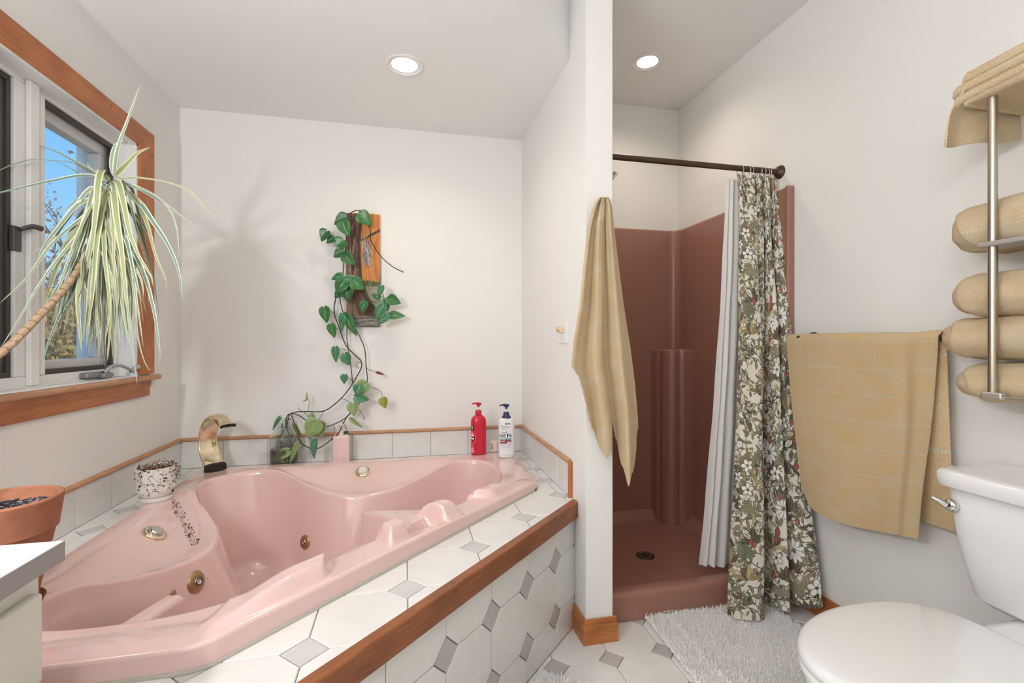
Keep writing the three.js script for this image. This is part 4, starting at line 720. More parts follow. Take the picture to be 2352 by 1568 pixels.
// ---------------------------------------------------------------- toilet
{
  const cz = -0.795, t = thing('toilet', 'white porcelain toilet with a closed lid against the right wall', 'toilet', [0, 0, 0]);
  const loft = (secs, n, name, mat = M.porcelain, cap = true) => { // horizontal rounded sections: [y, x0, x1, z0, z1, power]
    const g = gridGeo(n, secs.length - 1 + (cap ? 2 : 0), (u, v) => {
      const N = secs.length - 1 + (cap ? 2 : 0); let i = Math.round(v * N); let k = 1; if (cap) { if (i === 0) { k = 0.0001; } if (i === N) { k = 0.0001; } i = clamp(i - 1, 0, secs.length - 1); }
      const [y, x0, x1, z0, z1, pw] = secs[i], a = u * Math.PI * 2, ca = Math.cos(a), sa = Math.sin(a), e = 2 / pw;
      return V((x0 + x1) / 2 + Math.sign(ca) * Math.abs(ca) ** e * (x1 - x0) / 2 * k, y, (z0 + z1) / 2 + Math.sign(sa) * Math.abs(sa) ** e * (z1 - z0) / 2 * k);
    }, null, true);
    return mesh(name, g, mat, t);
  };
  const w = 0.195;
  loft([[0.432, 1.486, 1.642, cz - w + 0.035, cz + w - 0.035, 6], [0.445, 1.474, 1.645, cz - w + 0.02, cz + w - 0.02, 7], [0.52, 1.452, 1.647, cz - w + 0.012, cz + w - 0.012, 8], [0.62, 1.430, 1.648, cz - w + 0.006, cz + w - 0.006, 9], [0.745, 1.412, 1.648, cz - w + 0.002, cz + w - 0.002, 9]], 72, 'tank');
  loft([[0.738, 1.399, 1.652, cz - w - 0.008, cz + w + 0.008, 8], [0.742, 1.390, 1.654, cz - w - 0.014, cz + w + 0.014, 8], [0.762, 1.387, 1.655, cz - w - 0.017, cz + w + 0.017, 8], [0.776, 1.389, 1.655, cz - w - 0.015, cz + w + 0.015, 8], [0.783, 1.396, 1.652, cz - w - 0.008, cz + w + 0.008, 8], [0.786, 1.412, 1.640, cz - w + 0.01, cz + w - 0.01, 7], [0.787, 1.44, 1.61, cz - w + 0.05, cz + w - 0.05, 6]], 96, 'tank_lid');
  // bowl, seat and lid: egg-shaped plan
  const egg = (u, k = 1, gx = 0) => { const a = u * Math.PI * 2, ca = Math.cos(a), sa = Math.sin(a), L = ca < 0 ? 0.300 : 0.215, xm = 1.120; return [xm + gx + Math.sign(ca) * Math.abs(ca) ** (ca < 0 ? 1 : 0.72) * L * k, cz + Math.sign(sa) * Math.abs(sa) ** (ca < 0 ? 0.94 : 0.80) * 0.195 * k]; };
  const eggLoft = (secs, name) => mesh(name, gridGeo(96, secs.length - 1, (u, v) => { const [y, k, gx = 0] = secs[Math.round(v * (secs.length - 1))], [x, z] = egg(u, k, gx); return V(x, y, z); }, null, true), M.porcelain, t);
  eggLoft([[0.001, 0.52, 0.10], [0.02, 0.53, 0.10], [0.10, 0.50, 0.10], [0.18, 0.56, 0.08], [0.26, 0.74, 0.04], [0.33, 0.88, 0.01], [0.375, 0.945, 0], [0.395, 0.95, 0], [0.402, 0.93, 0], [0.404, 0.5, 0], [0.404, 0.001, 0]], 'bowl');
  eggLoft([[0.406, 0.90], [0.407, 0.975], [0.412, 0.99], [0.420, 0.992], [0.4255, 0.98], [0.427, 0.95], [0.427, 0.001]], 'seat');
  eggLoft([[0.4285, 0.90], [0.429, 0.97], [0.433, 0.992], [0.440, 1.0], [0.447, 0.996], [0.4525, 0.98], [0.456, 0.955], [0.459, 0.90], [0.4605, 0.7], [0.461, 0.35], [0.461, 0.001]], 'seat_lid');
  mesh('outlet', rbox(1.28, 1.60, 0.02, 0.43, cz - 0.11, cz + 0.11, 0.05, 4), M.porcelain, t);
  // flush handle on the tank front
  const hp = onX(2184, 1160, 1.415), hg = new THREE.Group(); hg.name = 'flush_handle'; t.add(hg);
  mesh('handle_rose', lathe([[0, 0.012], [0.012, 0.011], [0.016, 0.004], [0.017, 0], [0.017, -0.004]], 28).rotateZ(Math.PI / 2).translate(hp.x, hp.y, hp.z), M.chrome, hg);
  const ep = onX(2140, 1141, 1.385);
  mesh('handle_lever', taperTube([V(hp.x - 0.014, hp.y, hp.z), hp.clone().lerp(ep, 0.4).add(V(-0.010, 0.002, 0)), ep], (q) => lerp(0.0095, 0.0055, Math.min(1, q * 1.4)) * (q > 0.97 ? 0.6 : 1), 16, 12), M.chrome, hg);
}
// ---------------------------------------------------------------- rack with towels over the toilet
{
  const px = 1.432, pz = -0.886, z1 = -0.886 + 0.46, top = 1.744, bot = 0.985, mid = 1.366, xw = XR - 0.004;
  const r = thing('towel_rack', 'brushed nickel wall rack with posts and shelves above the toilet', 'rack', [0, 0, 0]);
  for (const z of [pz, z1]) {
    mesh('post', new THREE.CylinderGeometry(0.0095, 0.0095, top - bot, 24).translate(px, (top + bot) / 2, z), M.nickel, r);
    mesh('wall_post', new THREE.CylinderGeometry(0.008, 0.008, top - bot, 16).translate(xw - 0.012, (top + bot) / 2, z), M.nickel, r);
  }
  const shelf = (y, name) => mesh(name, merge([rbox(px - 0.012, xw, y - 0.004, y + 0.004, pz - 0.022, z1 + 0.022, 0.003), rbox(px - 0.016, px - 0.006, y - 0.008, y + 0.006, pz - 0.024, z1 + 0.024, 0.004)]), M.satinSilver, r);
  shelf(top, 'shelf'); shelf(mid, 'shelf');
  for (const x of [px, px + 0.07, px + 0.14, xw - 0.02]) mesh('bottom_rail', new THREE.CylinderGeometry(0.004, 0.004, z1 - pz + 0.05, 10).rotateX(Math.PI / 2).translate(x, bot, (pz + z1) / 2), M.nickel, r);
  mesh('foot_bracket', merge([rbox(px - 0.014, px + 0.014, bot - 0.006, bot + 0.012, pz - 0.018, pz + 0.026, 0.005, 2), rbox(px - 0.010, xw, bot - 0.005, bot + 0.003, pz - 0.004, pz + 0.004, 0.002)]), M.satinSilver, r);
  mesh('foot_bracket', rbox(px - 0.010, px + 0.004, bot - 0.006, bot + 0.014, pz + 0.075, pz + 0.088, 0.004, 2), M.satinSilver, r);
  // rolled towels: axis along the wall, the near end is outside the picture
  const roll = (label, cy, h, zl, seed, mat, squash = 1, droop = 0) => {
    const g = thing('rolled_towel', label, 'towel', [0, 0, 0], 0, 'rolled towels on the nickel rack');
    const cx = 1.545, rx = 0.100 * squash, len = z1 + 0.03 - zl;
    const bodyF = (k0, zs, grow) => (u, v) => {
      const z = zs + v * (z1 + 0.03 - zs), e = Math.min(1, (z - zs) / 0.075), dome = Math.sqrt(Math.max(0.0004, 1 - (1 - e) ** 2.2)), a = u * Math.PI * 2;
      const lump = 1 + 0.075 * n3(Math.cos(a) * 1.7 + seed, Math.sin(a) * 1.7, z * 7) + 0.045 * n3(Math.cos(a) * 4, Math.sin(a) * 4 + seed, z * 16), q = 2 / 2.6;
      const X = Math.sign(Math.cos(a)) * Math.abs(Math.cos(a)) ** q, Y = Math.sign(Math.sin(a)) * Math.abs(Math.sin(a)) ** q;
      return V(cx + X * rx * k0 * dome * lump, cy + droop * (1 - v) + Y * h / 2 * k0 * dome * lump + grow * (Y > 0 ? 0.4 : -1) * (1 - e) * 0, z);
    };
    mesh('inner_roll', gridGeo(56, 44, bodyF(0.90, zl, 0), (u, v) => [v * len, u * 0.5 + seed * 0.13], true), mat, g);
    mesh('outer_fold', gridGeo(64, 48, (u, v) => {
      const a = u * Math.PI * 2, zs = zl + 0.040 + 0.040 * (0.5 - 0.5 * Math.sin(a - 0.5)) + 0.010 * Math.sin(a * 2 + seed), vv = Math.pow(v, 1.6), z = lerp(zs, z1 + 0.03, vv), lip = lerp(0.80, 1.03, Math.sqrt(clamp((z - zs) / 0.012, 0, 1))) - 0.03 * smooth(0.012, 0.05, z - zs), e = Math.min(1, (z - zl) / 0.075), dome = Math.sqrt(Math.max(0.0004, 1 - (1 - e) ** 2.2));
      const lump = 1 + 0.05 * n3(Math.cos(a) * 1.7 + seed + 5, Math.sin(a) * 1.7, z * 7) + 0.03 * n3(Math.cos(a) * 4, Math.sin(a) * 4 + seed, z * 16), q = 2 / 2.6, X = Math.sign(Math.cos(a)) * Math.abs(Math.cos(a)) ** q, Y = Math.sign(Math.sin(a)) * Math.abs(Math.sin(a)) ** q;
      return V(cx + X * rx * lip * dome * lump, cy + droop * (1 - v) + Y * h / 2 * lip * dome * lump, z);
    }, (u, v) => [Math.pow(v, 1.6) * len, u * 0.5 + seed * 0.13 + 0.02], true), mat, g);
  };
  roll('bottom rolled sand towel on the nickel rack rails', 1.040, 0.100, -1.020, 1, towelPale, 1, -0.030);
  roll('middle rolled sand towel of three stacked on the rack', 1.138, 0.112, -1.056, 2.7, towelPale, 1, -0.008);
  roll('topmost rolled sand towel of three stacked under the rack shelf', 1.246, 0.120, -1.030, 4.1, towelPale);
  roll('single rolled sand towel lying on the middle rack shelf', 1.434, 0.134, -1.030, 6.3, towelPale, 1.02, -0.012);
  // folded towel draped over the top shelf
  const ft = thing('folded_towel', 'folded sand towel draped over the end of the top rack shelf', 'towel', [0, 0, 0]);
  const slab = (k, y0, th, x0, x1, zl, droop) => { // one folded layer: thick, soft edged, drooping past the end of the shelf
    const len = z1 + 0.03 - zl, g = new RoundedBoxGeometry(x1 - x0, th, len, 7, th * 0.48), sub = g, p = sub.attributes.position;
    for (let i = 0; i < p.count; i++) { const x = p.getX(i) + (x0 + x1) / 2, z = p.getZ(i) + zl + len / 2, o = Math.max(0, pz - 0.01 - z); p.setXYZ(i, x + 0.008 * n3(z * 9, k * 3.1, 0.4) + 0.004 * n3(x * 30, z * 30, k), p.getY(i) + y0 + 0.006 * n3(x * 12, z * 9, k * 2.3) - droop * o * o * 60 * 0.1 - droop * o + 0.10 * (z - pz) * (k * 0.12), z); }
    g.deleteAttribute('normal'); g.deleteAttribute('uv'); const m = mergeVertices(g, 1e-5); m.computeVertexNormals(); return mesh('fold_layer', boxUV(m, 'z'), towelPale, ft);
  };
  slab(0, top + 0.017, 0.026, 1.402, 1.63, pz - 0.050, 0.6); slab(1, top + 0.039, 0.026, 1.398, 1.62, pz - 0.068, 0.5); slab(2, top + 0.061, 0.028, 1.404, 1.62, pz - 0.076, 0.4); slab(3, top + 0.077, 0.030, 1.408, 1.61, pz - 0.058, 0.42);
  mesh('hanging_flap', shellGeo(40, 36, (s, v) => { const x = lerp(1.405, 1.625, s), t = v; return V(x + 0.010 * Math.sin(t * 3) * (s - 0.5) + 0.004 * Math.sin(s * 16), lerp(top + 0.030, lerp(1.640, 1.668, s), t) , pz - 0.040 - 0.026 * Math.sin(Math.min(1, t * 2.2) * Math.PI / 2) - 0.016 * t * (1 - s) - 0.012 * Math.sin(s * Math.PI * 3.2 + 0.4) * t); }, 0.011, (s, v) => [s * 0.22, v * 0.16 + 0.1]), towelPale, ft);
}
// ---------------------------------------------------------------- light switch
{
  const c = onX(1294, 757, XS), s = thing('light_switch', 'almond dial switch on a white wall plate near the hanging towel', 'switch', [XS, c.y, c.z]);
  mesh('wall_plate', rbox(-0.005, 0, -0.057, 0.057, -0.057, 0.057, 0.003, 2), M.plasticWhite, s);
  mesh('switch_body', rbox(-0.022, -0.004, -0.013, 0.015, -0.014, 0.016, 0.004, 2), std({ color: srgb(226, 206, 170), roughness: 0.45 }), s);
  mesh('dial', lathe([[0, 0.012], [0.010, 0.011], [0.011, 0]], 20).rotateZ(Math.PI / 2).translate(-0.020, 0.001, 0.004), std({ color: srgb(205, 178, 140), roughness: 0.45 }), s);
  for (const y of [-0.042, 0.042]) mesh('plate_screw', lathe([[0, 0.0016], [0.003, 0.001], [0.0034, 0]], 12).rotateZ(Math.PI / 2).translate(-0.005, y, 0), M.satinSilver, s);
}
// ---------------------------------------------------------------- bath mats
function bathMat(label, pos, turn, w, d, seed, tagged) {
  const m = thing('bath_mat', label, 'bath mat', pos, turn), r = rng(seed), hgt = 0.016;
  const white = std({ color: srgb(247, 245, 242), roughness: 1 });
  mesh('backing', rbox(-w / 2, w / 2, 0.001, 0.011, -d / 2, d / 2, 0.005, 2), white, m);
  const tuft = new THREE.ConeGeometry(0.0032, 0.017, 5, 2, true); { const p = tuft.attributes.position; for (let i = 0; i < p.count; i++) { const y = p.getY(i) + 0.0085; p.setX(i, p.getX(i) + y * y * 18); } tuft.translate(0, 0.0085, 0); tuft.computeVertexNormals(); }
  const N = Math.round(w * d * 46000), im = new THREE.InstancedMesh(tuft, white, N), o = new THREE.Object3D();
  im.name = 'pile'; im.userData.kind = 'stuff'; im.castShadow = im.receiveShadow = true;
  for (let i = 0; i < N; i++) {
    const x = (r() - 0.5) * w * 1.015, z = (r() - 0.5) * d * 1.012, groove = Math.min(Math.abs(Math.abs(x) - w / 2 + 0.085), 9), k = groove < 0.006 ? 0.45 : 1;
    o.position.set(x, 0.008, z); o.rotation.set((r() - 0.5) * 1.1 + n3(x * 9, z * 9, seed) * 0.7, r() * 6.28, (r() - 0.5) * 1.1); const s = (0.75 + r() * 0.6) * k; o.scale.set(0.8 + r() * 0.5, s, 0.8 + r() * 0.5); o.updateMatrix(); im.setMatrixAt(i, o.matrix);
  }
  m.add(im);
  if (tagged) { const lab = canvasTex(128, 64, (c) => { c.fillStyle = '#efede8'; c.fillRect(0, 0, 128, 64); c.strokeStyle = '#4a4a4a'; c.lineWidth = 4; c.strokeRect(30, 14, 90, 40); c.fillStyle = '#333'; c.fillRect(58, 26, 34, 16); }); const g = rbox(-0.022, 0.022, 0, 0.0012, -0.012, 0.012, 0.0005, 1); g.rotateX(-0.35); g.translate(-w / 2 + 0.10, 0.022, -d / 2 - 0.001); mesh('care_tag', g, std({ map: lab, roughness: 0.7 }), m); }
}
bathMat('white shaggy bath mat on the floor in front of the shower curb', [1.214, 0, -1.405], -0.045, 0.555, 0.66, 5, true);
bathMat('white shaggy mat corner lying along the tiled tub front', [0.480, 0, -1.130], -0.60, 0.50, 0.62, 6, false);
// ---------------------------------------------------------------- vanity at the left
{
  const v = thing('vanity_cabinet', 'off white vanity cabinet with a white top and grey edge band', 'cabinet', [0, 0, 0]);
  const xf = -0.556, z0 = -0.885, z1 = 0.62, paint = std({ color: srgb(226, 222, 212), roughness: 0.5 });
  mesh('body', rbox(XL + 0.002, xf, 0.09, 0.772, z0, z1, 0.003), paint, v);
  mesh('toe_kick', box(XL + 0.002, xf - 0.06, 0.001, 0.092, z0 + 0.01, z1), paint, v);
  [[-0.872, -0.40], [-0.39, 0.09], [0.10, 0.605]].forEach(([a, b], i) => {
    const d = mesh('drawer', rbox(xf - 0.002, xf + 0.014, 0.60, 0.738, a, b, 0.006, 2), paint, v);
    mesh('pull', tube([V(xf + 0.014, 0.668, (a + b) / 2 - 0.045), V(xf + 0.034, 0.668, (a + b) / 2 - 0.04), V(xf + 0.036, 0.668, (a + b) / 2), V(xf + 0.034, 0.668, (a + b) / 2 + 0.04), V(xf + 0.014, 0.668, (a + b) / 2 + 0.045)], 0.004, 16, 8), M.brass, d);
    const dr = mesh('door', rbox(xf - 0.002, xf + 0.014, 0.115, 0.585, a, b, 0.006, 2), paint, v);
    mesh('pull', new THREE.SphereGeometry(0.014, 16, 12).translate(xf + 0.028, 0.5, b - 0.04), M.brass, dr);
  });
  mesh('counter_top', rbox(XL + 0.002, -0.5302, 0.7735, 0.805, -0.8963, z1 + 0.02, 0.0012, 1), std({ color: srgb(232, 234, 238), roughness: 0.3 }), v);
  mesh('edge_band', merge([box(-0.5302, -0.5286, 0.7738, 0.8045, -0.8963, z1 + 0.02)]), std({ color: srgb(158, 153, 150), roughness: 0.45 }), v).userData.label = 'grey laminate edge band';
}
// ---------------------------------------------------------------- variegated dracaena in its terracotta pot
const clay = std({ map: dataTex(256, 256, (x, y) => { const k = tn(x, y, 5, 3) * 30 + tn(x, y, 17, 8) * 16; return [176 + k, 116 + k * 0.9, 88 + k * 0.9]; }), roughness: 0.85, bumpMap: fineNoise, bumpScale: 0.0006 });
{
  const PX = -0.832, PZ = -1.215, base = 0.5465;
  const d = thing('potted_dracaena', 'tall variegated dracaena with a bare bent trunk in a terracotta pot', 'potted plant', [PX, base, PZ]);
  mesh('saucer', lathe([[0, 0], [0.060, 0], [0.070, 0.022], [0.067, 0.024], [0.058, 0.006], [0, 0.006]], 56), clay, d);
  mesh('pot', lathe([[0, 0.007], [0.054, 0.007], [0.086, 0.170], [0.091, 0.172], [0.0995, 0.238], [0.099, 0.243], [0.094, 0.244], [0.090, 0.240], [0.086, 0.19], [0, 0.19]], 64), clay, d);
  const soilMat = std({ color: srgb(58, 55, 54), roughness: 1 }), paleMat = std({ map: dataTex(128, 128, (x, y) => { const k = n3(x * 40, y * 40, 1) * 50; return [196 + k, 184 + k, 166 + k]; }), roughness: 1, bumpMap: fineNoise, bumpScale: 0.003 });
  mesh('soil', gridGeo(40, 10, (u, v) => { const r = 0.0885 * v, a = u * 6.2832, x = r * Math.cos(a), z = r * Math.sin(a); return V(x, 0.208 + 0.014 * smooth(0.01, 0.08, x) + 0.006 * n3(x * 30, z * 30, 4), z); }, (u, v) => [u * 3, v]), paleMat, d).userData.label = 'pale crusted soil';
  { // dark bark chips on the soil
    const r = rng(12), g = new THREE.BoxGeometry(0.009, 0.002, 0.003), N = 900, im = new THREE.InstancedMesh(g, std({ color: 0xffffff, roughness: 0.9 }), N), o = new THREE.Object3D(), c = new THREE.Color();
    im.name = 'bark_chips'; im.userData.kind = 'stuff'; im.castShadow = im.receiveShadow = true;
    for (let i = 0; i < N; i++) { const q = Math.sqrt(r()) * 0.083, a = r() * 6.28, x = q * Math.cos(a) - 0.006, z = q * Math.sin(a); const far = x + 0.3 * z > 0.042 && r() < 0.8; o.position.set(x, far ? 0.2 : 0.214 + 0.012 * smooth(0.01, 0.08, x) + r() * 0.006, z); o.rotation.set((r() - 0.5) * 0.8, r() * 3.14, (r() - 0.5) * 0.7); o.scale.setScalar(0.6 + r() * 0.7); o.updateMatrix(); im.setMatrixAt(i, o.matrix); const k = r(); im.setColorAt(i, k < 0.7 ? srgb(40 + r() * 22, 40 + r() * 22, 46 + r() * 24) : srgb(120 + r() * 50, 120 + r() * 45, 124 + r() * 44)); }
    d.add(im);
  }
  const toL = (p) => p.clone().sub(V(PX, base, PZ));
  // trunk: rises out of the pot, bends, and leans back towards the window
  const crown = onT(244, 452, 1.46);
  const trunkPts = [V(PX - 0.03, base + 0.2, PZ - 0.01), V(PX - 0.10, base + 0.36, PZ + 0.03), onT(-70, 855, 1.16), onT(0, 812, 1.20), onT(85, 730, 1.28), onT(165, 640, 1.37), onT(225, 520, 1.44), crown].map(toL);
  const barkMap = dataTex(64, 512, (x, y) => { const b = Math.abs(((y * 46 + n3(x * 3, y * 20, 2) * 0.4) % 1) - 0.5), k = n3(x * 12, y * 90, 6) * 26 - (b < 0.10 ? 34 : 0); return [186 + k, 158 + k, 128 + k]; });
  mesh('trunk', (() => { const g = taperTube(trunkPts, (t) => lerp(0.0112, 0.0088, t), 70, 12); const u = g.attributes.uv; for (let i = 0; i < u.count; i++) { const a = u.getX(i); u.setXY(i, u.getY(i), a); } return g; })(), std({ map: barkMap, roughness: 0.8, bumpMap: fineNoise, bumpScale: 0.001 }), d);
  const leafTex = (edge, mid, stripe, seed) => dataTex(64, 128, (x, y) => { const a = Math.abs(x - 0.5) * 2, st = 0.5 + 0.5 * Math.sin((x * 7 + n3(x * 2, y * 3, seed) * 0.4) * 6.28), t = a > 0.66 ? 1 : a > 0.56 ? (a - 0.56) * 10 : 0, g = [0, 1, 2].map((i) => lerp(mid[i], stripe[i], st * 0.55)), k = n3(x * 8, y * 30, seed) * 8; return [0, 1, 2].map((i) => lerp(g[i], edge[i], t) + k); });
  const leafMats = [leafTex([240, 237, 224], [134, 158, 118], [214, 218, 194], 1), leafTex([238, 230, 200], [148, 164, 106], [218, 214, 172], 2), leafTex([236, 236, 230], [104, 140, 110], [186, 202, 182], 3)].map((m) => phys({ map: m, roughness: 0.5, transmission: 0.18, thickness: 0 }));
  let leafCount = 0;
  // a leaf: polyline in space, width in metres, folded along its middle
  function leaf(pts, w, mi, face = V(0.35, 0.2, 1)) {
    const c = curve(pts.map(toL)), n = 14;
    const g = shellGeo(4, n, (s, v) => {
      const p = c.getPointAt(v), t = c.getTangentAt(v), side = V().crossVectors(t, face).normalize(), up = V().crossVectors(side, t).normalize();
      const hw = w * 0.39 * Math.min(1, 0.45 + v * 5) * Math.pow(Math.max(0.0, 1 - v), 0.55) * (1 - 0.25 * v), a = (s - 0.5) * 2;
      return p.addScaledVector(side, a * hw).addScaledVector(up, Math.abs(a) * hw * 0.35);
    }, 0.0006, (s, v) => [s, v]);
    mesh('leaf', g, leafMats[mi], d); leafCount++;
  }
  const T = 1.46, px = (list, w, mi, face) => leaf(list.map(([u, v, dt = 0]) => onT(u, v, T + dt)), w, mi, face);
  // the leaves that stand clear of the crown
  px([[262, 405], [270, 345, -0.02], [296, 270, -0.03], [323, 192, -0.03]], 0.020, 0, V(0, 0.2, 1));
  px([[260, 400], [258, 360, 0.0], [268, 332, 0], [292, 327, 0.0], [312, 346, 0.02]], 0.022, 0);
  px([[266, 402], [290, 378, -0.02], [318, 350, -0.03], [345, 338, -0.03]], 0.026, 1, V(0.2, -0.3, 1));
  px([[268, 412], [305, 409, -0.03], [355, 414, -0.05], [410, 428, -0.07], [435, 440, -0.07], [466, 472, -0.08], [494, 503, -0.08]], 0.020, 1, V(0.1, 0.8, 0.8));
  px([[272, 418], [320, 434, -0.03], [370, 464, -0.05], [400, 485, -0.06], [450, 524, -0.06]], 0.026, 2, V(0.1, 0.8, 0.8));
  px([[270, 420], [340, 440, -0.04], [385, 475, -0.06], [402, 510, -0.06], [410, 560, -0.06], [411, 600, -0.06]], 0.012, 0);
  px([[262, 425], [320, 465, -0.02], [352, 510, -0.04], [385, 560, -0.05], [410, 620, -0.05], [419, 690, -0.05]], 0.026, 2, V(0.3, 0.3, 1));
  px([[262, 425], [310, 455, -0.02], [340, 520, -0.03], [358, 590, -0.04], [380, 640, -0.04], [384, 672, -0.04]], 0.020, 1);
  px([[250, 412], [215, 396, 0.02], [160, 365, 0.04], [100, 338, 0.05], [40, 328, 0.0], [-30, 326, -0.1]], 0.026, 2, V(0.3, 1, 0.4));
  px([[250, 414], [205, 394, 0.02], [160, 372, 0.03], [118, 369, 0.03], [80, 366, 0.0], [30, 378, -0.05], [-20, 400, -0.1]], 0.020, 0, V(0.3, 1, 0.5));
  px([[248, 418], [190, 402, 0.03], [130, 372, 0.04], [120, 372, 0.04]], 0.022, 2, V(0.3, 1, 0.4));
  px([[246, 420], [205, 404, -0.02], [120, 416, -0.06], [40, 434, -0.10], [-40, 452, -0.16]], 0.030, 2, V(0.3, 0.9, 0.7));
  px([[246, 418], [225, 400, 0.01], [205, 384, 0.01], [200, 372, 0.02]], 0.016, 0);
  px([[250, 415], [235, 392, -0.05], [226, 420, -0.09], [222, 470, -0.10], [214, 540, -0.10], [204, 600, -0.09], [190, 660, -0.08]], 0.030, 1, V(0.2, 0.2, 1));
  px([[254, 420], [272, 420, -0.06], [285, 470, -0.09], [300, 540, -0.10], [320, 590, -0.10], [350, 640, -0.10], [352, 660, -0.1]], 0.030, 1, V(0.2, 0.2, 1));
  px([[252, 430], [262, 445, -0.07], [268, 500, -0.10], [280, 580, -0.11], [290, 680, -0.11], [300, 760, -0.11]], 0.030, 1, V(0.2, 0.2, 1));
  px([[250, 440], [258, 470, -0.05], [300, 560, -0.07], [335, 640, -0.08], [355, 720, -0.08], [366, 800, -0.08], [368, 840, -0.08]], 0.026, 2, V(0.3, 0.1, 1));
  px([[236, 470], [200, 520, -0.05], [165, 600, -0.07], [120, 680, -0.08], [75, 735, -0.08]], 0.026, 2, V(0.2, 0.4, 1));
  px([[230, 500], [196, 600, -0.06], [180, 680, -0.08], [184, 760, -0.08], [188, 810, -0.08]], 0.034, 1, V(0.1, 0.1, 1));
  px([[238, 500], [215, 560, -0.05], [180, 640, -0.07], [140, 720, -0.08], [110, 790, -0.08], [96, 840, -0.08]], 0.024, 2, V(0.1, 0.2, 1));
  px([[244, 460], [190, 500, -0.02], [120, 560, -0.05], [60, 640, -0.10], [-5, 700, -0.15]], 0.020, 0, V(0.2, 0.6, 1));
  px([[240, 480], [180, 540, -0.05], [100, 640, -0.09], [40, 740, -0.13], [0, 800, -0.16]], 0.018, 0, V(0.2, 0.6, 1));
  px([[244, 440], [190, 450, 0.02], [150, 480, 0.02], [118, 490, 0.0]], 0.014, 0);
  px([[244, 440], [180, 470, 0.0], [110, 560, -0.03], [50, 594, -0.06]], 0.014, 0);
  px([[300, 600, -0.05], [310, 700, -0.06], [320, 790, -0.06], [344, 850, -0.06], [360, 846, -0.06]], 0.010, 0);
  px([[296, 640, -0.03], [300, 760, -0.05], [312, 860, -0.06], [316, 888, -0.06]], 0.010, 0);
  // the hanging skirt
  const r = rng(2024);
  for (let i = 0; i < 165; i++) {
    const q = r(), su = lerp(262, 205, q * 0.8 + r() * 0.2), sv = lerp(418, 560, q), side = (r() + r()) - 1 - (r() < 0.25 ? 0.15 : 0), reach = side * 150, end = lerp(680, 860, r()) - Math.abs(side) * 120, dep = (r() - 0.62) * 0.17;
    const pts = [[su, sv, 0], [su + reach * 0.28 + (r() - 0.5) * 8, sv - 8 + Math.abs(side) * -6 + 30 * r(), dep * 0.5], [su + reach * 0.62, lerp(sv, end, 0.36), dep], [su + reach * 0.86 + (r() - 0.5) * 14, lerp(sv, end, 0.7), dep * 1.05], [su + reach * 0.98 + (r() - 0.5) * 22, end, dep]];
    px(pts, lerp(0.014, 0.028, r()), Math.floor(r() * 3), V((r() - 0.5) * 1.6, 0.2, 0.8));
  }
}
